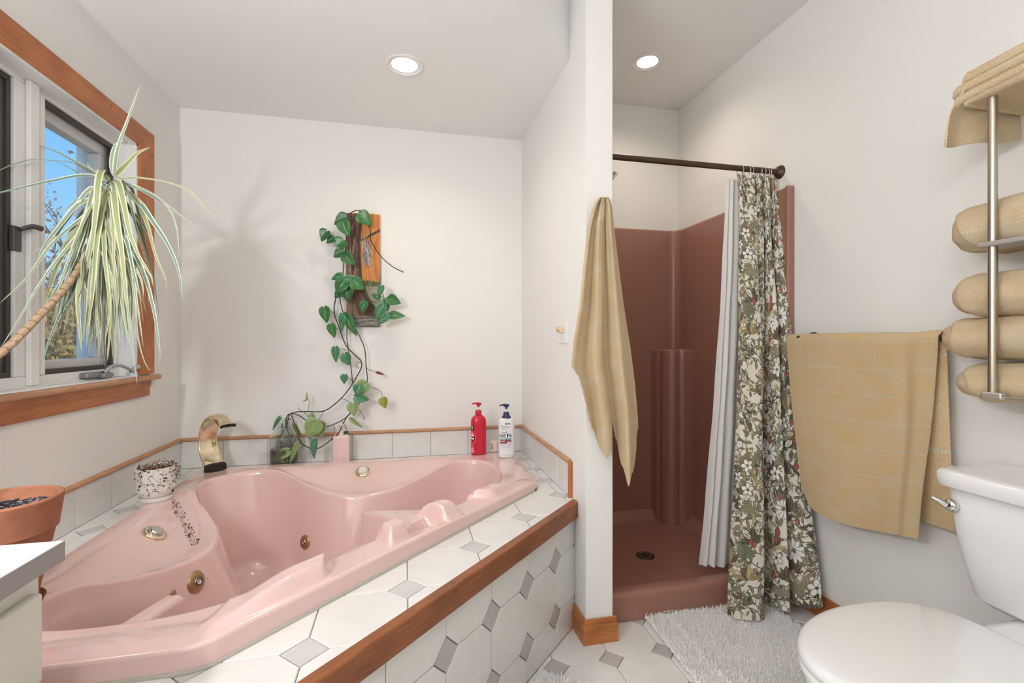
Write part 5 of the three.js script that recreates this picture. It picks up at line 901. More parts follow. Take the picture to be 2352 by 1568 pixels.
// ---------------------------------------------------------------- small white pot with a dried plant
{
  const b = globalThis.tubTouch(360, 1148).p;
  const t = thing('dried_plant_pot', 'white ceramic pot of dried brown plant on the tub rim', 'potted plant', [b.x - 0.006, 0.531, b.z - 0.012]);
  const glaze = phys({ color: srgb(232, 226, 222), roughness: 0.3, clearcoat: 0.3 });
  mesh('saucer', lathe([[0, 0], [0.050, 0], [0.052, 0.003], [0.053, 0.016], [0.051, 0.017], [0.048, 0.006], [0, 0.006]], 48), glaze, t);
  mesh('pot', lathe([[0, 0.007], [0.042, 0.007], [0.046, 0.012], [0.058, 0.036], [0.061, 0.046], [0.064, 0.122], [0.063, 0.125], [0.060, 0.124], [0.058, 0.10], [0, 0.10]], 56), glaze, t);
  const soil = mesh('soil', gridGeo(30, 6, (u, v) => { const r = 0.0595 * v, a = u * 6.2832, x = r * Math.cos(a), z = r * Math.sin(a); return V(x, 0.112 + 0.006 * n3(x * 40, z * 40, 3), z); }), std({ color: srgb(98, 82, 66), roughness: 1 }), t);
  const r = rng(99), scrap = new THREE.BufferGeometry();
  { const g = new THREE.SphereGeometry(1, 6, 4); g.scale(0.0032, 0.0007, 0.0018); scrap.copy(g); }
  const spots = [], strands = [];
  for (let i = 0; i < 330; i++) { const q = Math.sqrt(r()) * 0.061, a = r() * 6.28; spots.push([q * Math.cos(a), 0.116 + r() * 0.018 + (r() < 0.08 ? r() * 0.014 : 0), q * Math.sin(a), 0]); }
  const hang = (a, L, out) => { const pts = []; for (let k = 0; k <= 8; k++) { const f = k / 8, y = 0.127 - L * f, rr = 0.0655 + out * Math.sin(f * 3) - (y < 0.05 ? (0.05 - y) * 0.35 : 0); pts.push(V(rr * Math.cos(a + 0.2 * Math.sin(f * 5)), y, rr * Math.sin(a + 0.2 * Math.sin(f * 5)))); if (k && r() < 0.8) for (let m = 0; m < 1; m++) spots.push([pts[k].x * 1.02 + (r() - 0.5) * 0.012, y + (r() - 0.5) * 0.012, pts[k].z * 1.02 + (r() - 0.5) * 0.012, 1]); } strands.push(tube(pts, 0.0004, 14, 4)); };
  for (let k = 0; k < 5; k++) hang(0.25 + k * 0.42 + r() * 0.3, 0.05 + r() * 0.065, 0.002 + r() * 0.003);
  for (let k = 0; k < 3; k++) hang(-0.25 + k * 0.12, 0.03 + r() * 0.04, 0.009);
  for (let i = 0; i < 90; i++) { const a = -0.35 + r() * 2.5, y = 0.128 - Math.pow(r(), 1.3) * 0.1, R = (y > 0.046 ? lerp(0.061, 0.064, (y - 0.046) / 0.076) : lerp(0.048, 0.061, clamp((y - 0.01) / 0.036, 0, 1))) + 0.0012; for (let m = 0; m < 1 + Math.floor(r() * 2.4); m++) spots.push([R * Math.cos(a + m * 0.05), y + (r() - 0.5) * 0.006, R * Math.sin(a + m * 0.05), 1]); }
  // trailing stems lying on the tub below the pot
  const trail = [[395, 1148], [402, 1165], [410, 1182], [418, 1200], [428, 1218], [440, 1238], [448, 1252]];
  for (let k = 0; k < 3; k++) { const pts = trail.map(([u, v], i) => { const h = globalThis.tubTouch(u + (k - 1) * 5 * Math.sin(i), v + (r() - 0.5) * 3); return h.p.clone().addScaledVector(h.n, 0.0035).sub(t.position); }); strands.push(tube(pts, 0.0004, 24, 4)); for (let i = 0; i < 32; i++) { const f = Math.pow(r(), 0.9), c = curve(pts).getPointAt(f); const h = globalThis.tubTouch(lerp(395, 448, f) + (r() - 0.5) * 26, lerp(1148, 1250, f) + (r() - 0.5) * 16); const p = h.p.addScaledVector(h.n, 0.003).sub(t.position); spots.push([p.x, p.y, p.z, 2]); } }
  const N = spots.length, im = new THREE.InstancedMesh(scrap, std({ color: 0xffffff, roughness: 1 }), N), o = new THREE.Object3D();
  im.name = 'dried_leaves'; im.userData.kind = 'stuff'; im.castShadow = im.receiveShadow = true;
  spots.forEach(([x, y, z, k], i) => { o.position.set(x, y, z); o.rotation.set(r() * 6, r() * 6, r() * 6); o.scale.setScalar(0.6 + r() * 0.75); o.updateMatrix(); im.setMatrixAt(i, o.matrix); const q = r(); im.setColorAt(i, k ? (q < 0.75 ? srgb(50, 42, 36) : srgb(120, 96, 74)) : q < 0.35 ? srgb(52, 44, 38) : q < 0.8 ? srgb(146, 114, 82) : srgb(178, 150, 116)); });
  t.add(im);
  mesh('dried_stems', merge(strands), std({ color: srgb(176, 150, 122), roughness: 1 }), t);
}
// ---------------------------------------------------------------- bottles on the tub rim
function revolve(profile, seg, sx = 1, sz = 1, pw = 2) { // u runs left to right as seen from outside, v with height
  const H0 = profile[0][1], H1 = profile[profile.length - 1][1];
  return gridGeo(seg, profile.length - 1, (u, v) => { const [R, y] = profile[Math.round(v * (profile.length - 1))], a = (1 - u) * Math.PI * 2, c = Math.cos(a), s = Math.sin(a), e = 2 / pw; return V(Math.sign(c) * Math.abs(c) ** e * R * sx, y, Math.sign(s) * Math.abs(s) ** e * R * sz); }, (u, v) => [u, (profile[Math.round(v * (profile.length - 1))][1] - H0) / (H1 - H0)], true);
}
function pump(parent, y, mat, r0, s = 1, clear = M.plasticWhite, flare = 0) {
  mesh('pump_collar', lathe([[r0 + flare, 0], [r0 + flare, 0.004 * s], [r0 * 1.02, 0.010 * s + flare * 0.3], [r0, 0.022 * s], [r0 * 0.82, 0.028 * s], [0, 0.028 * s]], 28).translate(0, y, 0), mat, parent);
  mesh('pump_stem', new THREE.CylinderGeometry(0.0035 * s, 0.0035 * s, 0.020 * s, 12).translate(0, y + 0.036 * s, 0), clear, parent);
  const head = merge([lathe([[0, 0], [0.006 * s, 0], [0.0065 * s, 0.010 * s], [0.0145 * s, 0.011 * s], [0.015 * s, 0.022 * s], [0.013 * s, 0.0245 * s], [0, 0.0245 * s]], 24).toNonIndexed(), taperTube([V(-0.004 * s, 0.0215 * s, 0), V(-0.022 * s, 0.0212 * s, 0), V(-0.036 * s, 0.0175 * s, 0)], (t) => lerp(0.0055, 0.0032, t) * s, 12, 10)]);
  head.translate(0, y + 0.044 * s, 0); mesh('pump_head', head, mat, parent);
}
{
  const red = phys({ color: srgb(206, 20, 52), roughness: 0.3, clearcoat: 0.3 });
  const redLabel = canvasTex(1024, 1024, (c) => {
    c.fillStyle = 'rgb(206,20,52)'; c.fillRect(0, 0, 1024, 1024);
    const cx = 575; c.fillStyle = '#1d1a1c'; c.fillRect(cx - 55, 255, 120, 130); c.fillStyle = '#e9e4e2'; c.font = 'bold 52px sans-serif'; c.textAlign = 'center'; c.save(); c.translate(cx + 14, 320); c.fillRect(-30, -48, 34, 26); c.fillRect(-26, -10, 40, 22); c.fillRect(-34, 26, 46, 14); c.restore();
    c.strokeStyle = '#e7a9ae'; c.lineWidth = 10; c.beginPath(); c.moveTo(cx + 20, 420); c.lineTo(cx + 100, 510); c.lineTo(cx + 100, 660); c.lineTo(cx + 20, 750); c.lineTo(cx - 90, 680); c.lineTo(cx - 90, 500); c.closePath(); c.stroke();
    c.fillStyle = '#1d1a1c'; c.fillRect(cx - 70, 555, 150, 90); c.fillStyle = '#f4f1ef'; c.save(); c.translate(cx, 560); c.rotate(0.12); c.fillRect(-60, -60, 110, 34); c.fillRect(-10, -100, 30, 40); c.fillRect(-62, 14, 130, 40); c.restore();
    c.fillStyle = '#f1dede'; c.beginPath(); c.arc(cx + 16, 812, 26, 0, 6.3); c.lineWidth = 9; c.strokeStyle = '#f1dede'; c.stroke(); c.fillRect(cx - 40, 850, 90, 20); c.fillRect(cx - 40, 884, 110, 12); c.fillRect(cx - 40, 904, 104, 12); c.fillRect(cx - 40, 924, 110, 12); c.fillRect(cx - 30, 948, 80, 14);
  });
  const p = onY(1099, 1042, 0.531), b = thing('red_pump_bottle', 'bright red pump bottle on the back rim of the pink tub', 'bottle', [p.x, 0.5315, p.z], 0.1);
  mesh('bottle_body', revolve([[0.001, 0], [0.036, 0], [0.039, 0.003], [0.0405, 0.010], [0.0405, 0.165], [0.0395, 0.178], [0.036, 0.190], [0.028, 0.199], [0.018, 0.204], [0.001, 0.205]], 64, 1, 0.78, 2.2), phys({ map: redLabel, roughness: 0.3, clearcoat: 0.3 }), b);
  pump(b, 0.203, red, 0.0165, 0.98);
}
{
  const white = phys({ color: srgb(238, 239, 240), roughness: 0.35, clearcoat: 0.2 }), navy = std({ color: srgb(38, 46, 104), roughness: 0.35 });
  const lab = canvasTex(1024, 1024, (c) => {
    c.fillStyle = 'rgb(238,239,240)'; c.fillRect(0, 0, 1024, 1024);
    const cx = 700; c.fillStyle = '#23232b'; c.textAlign = 'center';
    c.beginPath(); c.arc(cx + 40, 150, 22, 0.6, 5.6); c.lineTo(cx + 40, 150); c.fill(); c.fillRect(cx + 68, 132, 20, 34); c.fillRect(cx + 96, 150, 12, 20);
    c.strokeStyle = '#3c4152'; c.lineWidth = 7; const q = rng(8); for (const [y, n, w] of [[220, 6, 16], [258, 7, 15], [292, 6, 12]]) for (let i = 0; i < n; i++) { c.beginPath(); c.moveTo(cx - 70 + i * w * 1.5, y); c.lineTo(cx - 62 + i * w * 1.5, y - 16 + q() * 12); c.lineTo(cx - 56 + i * w * 1.5, y + q() * 6); c.stroke(); }
    c.fillRect(cx - 74, 178, 14, 44);
    c.fillStyle = '#2b3050'; c.font = 'bold 62px sans-serif'; c.fillText('2in1', cx - 4, 392); c.font = 'bold 128px sans-serif'; c.fillText('MEN', cx - 4, 500);
    c.fillStyle = '#6f9a94'; c.fillRect(cx - 120, 520, 250, 44); c.fillStyle = '#cfe0dc'; c.fillRect(cx - 110, 532, 130, 10); c.fillStyle = '#8c3a48'; c.fillRect(cx - 120, 566, 250, 84); c.fillStyle = '#f0dada'; c.fillRect(cx - 104, 588, 120, 16); c.beginPath(); c.arc(cx + 84, 640, 34, 0, 6.3); c.fill();
    for (let i = 0; i < 420; i++) { const x = cx - 100 + q() * 225, y = 660 + q() * q() * 200; c.fillStyle = `rgba(120,124,150,${0.25 + q() * 0.3})`; c.fillRect(x, y, 7, 5); }
    c.fillStyle = '#9a9aa4'; c.fillRect(cx - 20, 940, 110, 7); c.fillRect(cx - 92, 905, 10, 12);
  });
  const p = onY(1163, 1049, 0.531), b = thing('white_pump_bottle', 'white shampoo bottle with a navy pump at the right end of the tub', 'bottle', [p.x, 0.5315, p.z], 0.12);
  mesh('bottle_body', revolve([[0.001, 0], [0.037, 0], [0.0405, 0.003], [0.042, 0.012], [0.0425, 0.03], [0.0405, 0.100], [0.0415, 0.165], [0.0405, 0.186], [0.036, 0.194], [0.023, 0.198], [0.021, 0.203], [0.001, 0.2035]], 72, 1, 0.66, 2.5), phys({ map: lab, roughness: 0.35, clearcoat: 0.2 }), b);
  pump(b, 0.202, navy, 0.0155, 1.0, M.plasticWhite, 0.007);
}
{
  const p = onY(1136, 1036, 0.531), j = thing('glass_candle', 'small cream candle jar half hidden by the white pump bottle', 'candle', [p.x, 0.5315, p.z]);
  const lab = canvasTex(256, 128, (c) => { c.fillStyle = 'rgb(232,216,200)'; c.fillRect(0, 0, 256, 128); c.fillStyle = '#6c5a50'; for (let i = 0; i < 4; i++) c.fillRect(150, 30 + i * 18, 22, 9); });
  mesh('jar', revolve([[0.001, 0], [0.0225, 0], [0.0235, 0.003], [0.0235, 0.052], [0.0225, 0.056], [0.001, 0.0565]], 36), phys({ map: lab, roughness: 0.3 }), j);
  mesh('rim', lathe([[0.0225, 0.056], [0.0225, 0.068], [0.0208, 0.068], [0.0208, 0.056]], 36), M.glass, j);
}
{
  const pink = std({ color: srgb(238, 208, 204), roughness: 0.42 }), z = ZB + 0.092, p = onZ(783, 1040, z);
  const b = thing('pink_pump_bottle', 'pale pink square pump bottle standing behind the tub rim', 'bottle', [p.x, HD + 0.0005, z], 0.18);
  mesh('bottle_body', rbox(-0.042, 0.042, 0, 0.150, -0.026, 0.026, 0.012, 4), pink, b);
  // raised lettering running up the front, as on the bottle
  const L = { M: [[0, 0, 0, 1], [0, 1, 0.5, 0.3], [0.5, 0.3, 1, 1], [1, 1, 1, 0]], O: [[0.2, 0, 0, 0.3], [0, 0.3, 0, 0.7], [0, 0.7, 0.2, 1], [0.2, 1, 0.8, 1], [0.8, 1, 1, 0.7], [1, 0.7, 1, 0.3], [1, 0.3, 0.8, 0], [0.8, 0, 0.2, 0]], N: [[0, 0, 0, 1], [0, 1, 1, 0], [1, 0, 1, 1]], D: [[0, 0, 0, 1], [0, 1, 0.7, 0.9], [0.7, 0.9, 1, 0.5], [1, 0.5, 0.7, 0.1], [0.7, 0.1, 0, 0]], A: [[0, 0, 0.5, 1], [0.5, 1, 1, 0], [0.22, 0.4, 0.78, 0.4]], Y: [[0, 1, 0.5, 0.5], [1, 1, 0.5, 0.5], [0.5, 0.5, 0.5, 0]] };
  const strokes = [];
  [...'MONDAY'].forEach((ch, i) => { for (const [a, b2, c, d] of L[ch]) { const P = (s, t) => V(-0.018 - t * 0.014, 0.012 + i * 0.0218 + s * 0.015, 0.0262); strokes.push(new THREE.TubeGeometry(new THREE.LineCurve3(P(a, b2), P(c, d)), 1, 0.0011, 5)); } });
  mesh('raised_lettering', merge(strokes), pink, b);
  pump(b, 0.149, pink, 0.0135, 0.86, pink);
}
// ---------------------------------------------------------------- glass jug with cuttings, two small glasses
const jugZ = ZB + 0.084, jugP = onZ(653, 1040, jugZ);
{
  const g = thing('glass_jug', 'clear swing-top glass jug of murky water holding the pothos stems', 'jug', [jugP.x, HD + 0.0005, jugP.z]);
  const jp = [[0.0, 0.001], [0.064, 0.001], [0.0685, 0.006], [0.070, 0.02], [0.070, 0.135], [0.067, 0.155], [0.058, 0.176], [0.044, 0.194], [0.033, 0.208], [0.0295, 0.224], [0.032, 0.228], [0.032, 0.238], [0.030, 0.240]];
  const ji = [[0.0268, 0.239], [0.0265, 0.224], [0.030, 0.207], [0.041, 0.192], [0.055, 0.174], [0.064, 0.154], [0.067, 0.135], [0.067, 0.02], [0.065, 0.009], [0.0, 0.006]];
  mesh('jug_wall', lathe([...jp, ...ji], 72), M.glassSolid, g);
  mesh('water', lathe([[0, 0.0065], [0.0635, 0.0095], [0.0655, 0.02], [0.0662, 0.03], [0.0662, 0.092], [0, 0.092]], 56), phys({ color: srgb(206, 206, 176), roughness: 0.02, transmission: 0.9, thickness: 0.1, ior: 1.33, attenuationColor: srgb(140, 142, 104), attenuationDistance: 0.6 }), g);
  const r = rng(31), roots = [];
  for (let i = 0; i < 24; i++) { const a = r() * 6.28, q = 0.02 + r() * 0.038, y1 = 0.02 + r() * 0.03; roots.push(tube([...(i < 6 ? [V((r() - 0.5) * 0.03, 0.22, (r() - 0.5) * 0.03), V(q * 0.5 * Math.cos(a), 0.15, q * 0.5 * Math.sin(a))] : [V(q * 0.4 * Math.cos(a), 0.09, q * 0.4 * Math.sin(a))]), V(q * Math.cos(a), 0.075, q * Math.sin(a)), V(q * 0.9 * Math.cos(a + 0.6), y1, q * 0.9 * Math.sin(a + 0.6))], i < 6 ? 0.0018 : 0.0009, 14, 5)); }
  mesh('submerged_stems', merge(roots), std({ color: srgb(104, 112, 74), roughness: 0.9 }), g);
  const rg = new THREE.TorusGeometry(0.034, 0.0014, 6, 40).rotateX(Math.PI / 2).translate(0, 0.196, 0);
  mesh('wire_bail', merge([rg, tube([V(0.034, 0.196, 0), V(0.044, 0.18, 0.004), V(0.046, 0.15, 0.006), V(0.04, 0.145, 0.02), V(0.03, 0.158, 0.035)], 0.0013, 16, 6)]), std({ color: srgb(210, 210, 206), metalness: 0.8, roughness: 0.25 }), g);
  // dark script printed on the glass
  const ink = [], q = rng(4); for (let i = 0; i < 9; i++) { const a = 1.32 + (q() - 0.5) * 0.1, y = 0.125 - i * 0.0095, w = 0.10 + q() * 0.12, pts = []; for (let k = 0; k <= 5; k++) { const b = a - w / 2 + w * k / 5; pts.push(V(0.0704 * Math.cos(b), y + (k % 2 ? 0.0035 : -0.003) * q(), 0.0704 * Math.sin(b))); } if (y < 0.112) ink.push(tube(pts, 0.0011, 12, 5)); }
  mesh('printed_script', merge(ink), M.black, g);
}
for (const [u, dz, label] of [[606, 0.060, 'small ribbed glass tumbler left of the glass jug'], [701, 0.058, 'small ribbed glass tumbler right of the glass jug']]) {
  const p = onZ(u, 1040, ZB + dz), t = thing('glass_tumbler', label, 'glass', [p.x, HD + 0.0005, p.z], 0, 'small glass tumblers behind the tub');
  mesh('glass_wall', gridGeo(64, 6, (a, v) => { const pr = [[0.001, 0.002], [0.024, 0.002], [0.0255, 0.005], [0.028, 0.035], [0.031, 0.070], [0.0302, 0.071], [0.0285, 0.068]][Math.round(v * 6)], th = a * Math.PI * 2, R = pr[0] * (1 + 0.03 * Math.cos(th * 14)); return V(R * Math.cos(th), pr[1], R * Math.sin(th)); }, null, true), M.glass, t);
}
// ---------------------------------------------------------------- painted plank on the back wall
{
  const z = ZB + 0.024, a = onZ(795.5, 488, z), b = onZ(872.5, 750, z), cx = (a.x + b.x) / 2, w = b.x - a.x, y0 = b.y, y1 = a.y;
  const base = [196, 128, 66];
  const paint = canvasTex(512, 1784, (c, W, H) => {
    const r = rng(17);
    for (let y = 0; y < H; y += 4) for (let x = 0; x < W; x += 4) { const g = 0.5 + 0.5 * Math.sin((x / W * 9 + n3(x / 160, y / 900, 2) * 1.6) * 6.28), k = Math.pow(g, 3) * -34 + n3(x / 9, y / 220, 5) * 26; c.fillStyle = `rgb(${base[0] + k + 14},${base[1] + k * 0.8 + 6},${base[2] + k * 0.6})`; c.fillRect(x, y, 4, 4); }
    const stroke = (x0, y0, x1, y1, wd, col) => { c.strokeStyle = col; c.lineWidth = wd; c.lineCap = 'round'; c.beginPath(); c.moveTo(x0, y0); c.quadraticCurveTo((x0 + x1) / 2 + (r() - 0.5) * 16, (y0 + y1) / 2, x1, y1); c.stroke(); };
    // sky edge, far bank and water at the foot
    c.fillStyle = '#8f8a72'; c.fillRect(0, 1120, W, 420); for (let i = 0; i < 260; i++) stroke(r() * W, 1150 + r() * 380, r() * W, 1150 + r() * 380 + 8, 5, ['#a59c84', '#7d7a68', '#8b8f86', '#b0a58b'][Math.floor(r() * 4)]);
    for (let i = 0; i < 320; i++) { c.fillStyle = ['#4c5a2e', '#5f6b38', '#3c4726', '#6f7340'][Math.floor(r() * 4)]; c.beginPath(); c.ellipse(r() * W, 1075 + r() * 62 - (r() < 0.2 ? 40 * r() : 0), 9 + r() * 8, 6 + r() * 9, r() * 3, 0, 6.3); c.fill(); }
    c.fillStyle = '#5d5a55'; c.fillRect(0, 1600, W, H - 1600); for (let i = 0; i < 420; i++) { const y = 1590 + r() * 190; stroke(r() * W, y, r() * W, y + 6, 4 + r() * 6, ['#77756f', '#48443f', '#8f8c86', '#3a3532', '#9a958c'][Math.floor(r() * 5)]); }
    // tree trunk with flaring roots
    const L = (y) => -20, Rt = (y) => { const t = y / H; return 250 - 40 * Math.sin(t * 5) + (t > 0.66 ? Math.pow((t - 0.66) / 0.2, 1.7) * 190 : 0); };
    for (let i = 0; i < 2600; i++) { const y = r() * 1610, f = r(), x = lerp(-10, Rt(y), f), len = 90 + r() * 260, y2 = Math.min(1610, y + len), x2 = lerp(-10, Rt(y2), f); c.strokeStyle = f < 0.35 ? ['#6a4a34', '#7d5a40', '#8a6a4e', '#5a3c2a', '#93755a'][Math.floor(r() * 5)] : ['#4d3020', '#5f3b27', '#3a241a', '#6e4a34', '#54341f'][Math.floor(r() * 5)]; c.lineWidth = 6 + r() * 10; c.lineCap = 'round'; c.beginPath(); c.moveTo(x, y); c.lineTo(x2, y2); c.stroke(); }
    for (let i = 0; i < 26; i++) { const y = r() * 1100, x = 60 + r() * 120; stroke(x, y, x + (r() - 0.5) * 16, y + 60 + r() * 120, 6 + r() * 8, 'rgba(176,160,138,.6)'); }
    for (let y = 0; y < 1500; y += 8) stroke(Rt(y) - 24, y, Rt(y + 60) - 20, y + 60, 20, '#3a2318');
    // branch and hanging moss
    stroke(300, 380, 512, 250, 34, '#4a2c1d'); stroke(330, 372, 512, 268, 14, '#6d4630'); stroke(220, 430, 330, 360, 30, '#4a2c1d');
    for (let i = 0; i < 190; i++) { const x = 300 + (r() - 0.5) * 90, y = 400 + r() * 300; stroke(x, y, x + (r() - 0.4) * 90 + 14, y + 70 + r() * 130, 3 + r() * 5, ['#8c8584', '#a7a09c', '#5d5552', '#746c6a', '#bdb6b0', '#463d3a'][Math.floor(r() * 6)]); }
  });
  const p = thing('painted_plank', 'narrow wood plank painted with a tree trunk, hung on the back wall', 'wall art', [cx, y0, ZB]);
  const g = rbox(-w / 2, w / 2, 0, y1 - y0, 0.002, 0.024, 0.003, 1);
  { const q = g.attributes.position, u = g.attributes.uv; for (let i = 0; i < q.count; i++) u.setXY(i, clamp(q.getX(i) / w + 0.5, 0.01, 0.99), clamp(q.getY(i) / (y1 - y0), 0.005, 0.995)); }
  mesh('board', g, std({ map: paint, roughness: 0.6 }), p);
}
// ---------------------------------------------------------------- pothos vine
{
  const t = thing('pothos_vine', 'trailing green pothos vine from the glass jug over the painted plank', 'plant', [jugP.x, HD + 0.2, jugP.z]);
  const o0 = t.position.clone(), Z = (v) => ZB + 0.045 + smooth(860, 1010, v) * 0.055;
  const at = (u, v, dz = 0) => onZ(u, v, Z(v) + dz).sub(o0);
  const stemMat = std({ color: srgb(66, 82, 48), roughness: 0.6 }), stemDark = std({ color: srgb(52, 48, 38), roughness: 0.7 }), stemPale = std({ color: srgb(122, 142, 98), roughness: 0.6 });
  const stem = (list, r, mat = stemMat, name = 'stem') => mesh(name, tube(list.map(([u, v, d = 0]) => at(u, v, d)), r, list.length * 8, 6), mat, t);
  stem([[655, 985, -0.03], [660, 955, -0.02], [680, 946], [705, 945], [745, 943], [784, 914], [815, 872], [831, 834], [812, 812], [796, 795], [782, 761], [774, 738], [768, 722], [770, 690], [786, 645], [789, 610], [795, 560], [797, 510]], 0.0027, stemDark);
  stem([[656, 985, -0.03], [662, 952, -0.015], [685, 953, 0.01], [700, 963, 0.015], [718, 973, 0.02], [741, 981, 0.01], [784, 966], [799, 954], [816, 928], [826, 905], [843, 878], [841, 843], [837, 799], [826, 772], [815, 751], [809, 709], [810, 677]], 0.0027);
  stem([[658, 985, -0.03], [666, 950, -0.01], [676, 972, 0.03], [691, 1016, 0.045], [706, 1026, 0.05], [723, 1032, 0.045], [763, 1008, 0.02], [776, 996, 0.01], [798, 956], [817, 939], [825, 928], [836, 900]], 0.0026, stemDark);
  stem([[810, 880], [806, 840], [804, 826], [800, 800], [797, 780], [796, 745], [789, 721], [781, 685], [788, 650]], 0.0024, stemDark);
  stem([[797, 505, 0.01], [806, 489, 0.01], [822, 483, 0.02], [836, 487, 0.02], [843, 500, 0.02], [850, 530, 0.02], [852, 552, 0.02], [865, 575, 0.025], [880, 594, 0.03], [903, 613, 0.04], [916, 620, 0.045], [927, 625, 0.045]], 0.0026, stemDark);
  stem([[875, 592, 0.02], [875, 620, 0.02], [875, 655, 0.02], [881, 682, 0.025], [886, 706, 0.03], [895, 724, 0.03]], 0.0020, stemDark);
  stem([[836, 672, 0.02], [849, 688, 0.02], [870, 698, 0.025], [886, 708, 0.03]], 0.0018, stemDark);
  // petioles, aerial roots and bare ends
  const pet = [[[744, 708, 0.02], [756, 712, 0.01], [768, 722]], [[760, 747, 0.02], [768, 751, 0.01], [778, 756]], [[772, 800, 0.02], [785, 801, 0.01], [798, 803]], [[793, 862, 0.02], [802, 868, 0.01], [810, 876]], [[847, 888, 0.01], [862, 892, 0.02], [875, 900, 0.03], [879, 915, 0.03]], [[784, 914], [797, 920, 0.01], [811, 928, 0.02]], [[745, 943], [737, 956, 0.01], [729, 968, 0.03]], [[841, 843], [848, 850, 0.01], [856, 851, 0.012], [865, 856, 0.015]], [[825, 940, 0.01], [832, 950, 0.015], [837, 965, 0.02]], [[784, 966], [791, 974, 0.01], [796, 986, 0.012]], [[684, 938, 0.01], [700, 948, 0.01], [710, 960, 0.015], [713, 966, 0.015], [708, 958, 0.02]], [[763, 1008, 0.02], [767, 995, 0.025], [769, 980, 0.025]], [[690, 1016, 0.045], [685, 1018, 0.05], [683, 1022, 0.05]], [[707, 944], [710, 930, 0.01], [711, 922, 0.01], [706, 915, 0.01]], [[850, 535, 0.02], [840, 546, 0.03], [826, 557, 0.03]], [[790, 724], [799, 730, 0.01]], [[696, 1030, 0.05], [692, 1012, 0.05], [687, 1008, 0.05]], [[741, 981, 0.01], [747, 984, 0.015], [744, 989, 0.015], [740, 986, 0.01]], [[831, 834], [820, 832, 0.008], [818, 840, 0.008], [825, 846, 0.008]]];
  pet.forEach((p, i) => stem(p, i === 14 ? 0.0028 : 0.0013, i === 14 || i === 13 ? stemPale : i % 2 ? stemDark : stemMat, 'petiole'));
  // leaves
  const leafMap = (base, fleck, edge, seed) => dataTex(256, 256, (x, y) => { const a = Math.abs(x - 0.5) * 2, vein = Math.abs(((y * 7 - a * 2.2) % 1 + 1) % 1 - 0.5) < 0.05 ? 14 : 0, mid = a < 0.035 ? 26 : 0, fl = n3(x * 9 + (x > 0.5 ? 3 : 0), y * 5 - a * 3, seed) + n3(x * 26, y * 18, seed + 4) * 0.5, k = smooth(0.30, 0.52, fl), e = a > 0.965 ? 0.35 : 0; return [0, 1, 2].map((i) => lerp(lerp(base[i], fleck[i], k * 0.8), edge[i], e) + vein * 0.5 + mid * 0.8 + n3(x * 40, y * 40, seed) * 6); });
  const mats = [leafMap([52, 116, 58], [132, 170, 84], [120, 150, 80], 1), leafMap([40, 100, 48], [96, 142, 66], [90, 124, 60], 2), leafMap([70, 132, 90], [150, 182, 130], [140, 170, 120], 3), leafMap([142, 168, 108], [176, 192, 132], [170, 180, 120], 4), leafMap([150, 158, 62], [176, 176, 86], [160, 150, 80], 5), leafMap([128, 58, 34], [160, 86, 48], [110, 50, 30], 6), leafMap([84, 136, 108], [120, 166, 132], [110, 150, 120], 7), leafMap([92, 104, 48], [140, 130, 66], [110, 90, 50], 8)].map((m) => phys({ map: m, roughness: 0.38, transmission: 0.10, thickness: 0, clearcoat: 0.25, clearcoatRoughness: 0.25 }));
  const rr = rng(5);
  function leaf(bu, bv, tu, tv, ratio, mi, dz = 0.03, lean = 0, roll = 0) { // from the notch (bu, bv) to the tip (tu, tv); ratio = width / length as built; roll turns it about its length
    const B = at(bu, bv, dz), T = at(tu, tv, dz + lean), ax = T.clone().sub(B), L = ax.length(); ax.normalize();
    let nrm = V(-0.1 + (rr() - 0.5) * 0.5, 0.25 + (rr() - 0.5) * 0.3, 1).applyAxisAngle(ax, roll); let side = V().crossVectors(nrm, ax).normalize(); nrm = V().crossVectors(ax, side).normalize();
    const hw = L * ratio * 0.5, curl = 0.10 + rr() * 0.12;
    const W = (v) => Math.pow(Math.sin(Math.PI * Math.pow(clamp(v, 0, 1), 0.62)), 0.85) * (1 - 0.10 * v);
    const g = shellGeo(8, 12, (s, v) => {
      const a = (s - 0.5) * 2, vv = lerp(0.012, 0.995, v), w = W(vv) * hw; let y = vv * L * 1.12 - 0.12 * L;
      y += 0.13 * L * Math.pow(1 - Math.abs(a), 1.5) * (1 - smooth(0, 0.35, vv));
      const fold = Math.abs(a) * w * 0.30, dn = -curl * L * vv * vv - 0.03 * L * Math.sin(a * 4 + v * 5);
      return B.clone().addScaledVector(ax, y).addScaledVector(side, a * w).addScaledVector(nrm, fold + dn * 0.8);
    }, 0.0007, (s, v) => [s, v]);
    mesh('leaf', g, mats[mi], t);
  }
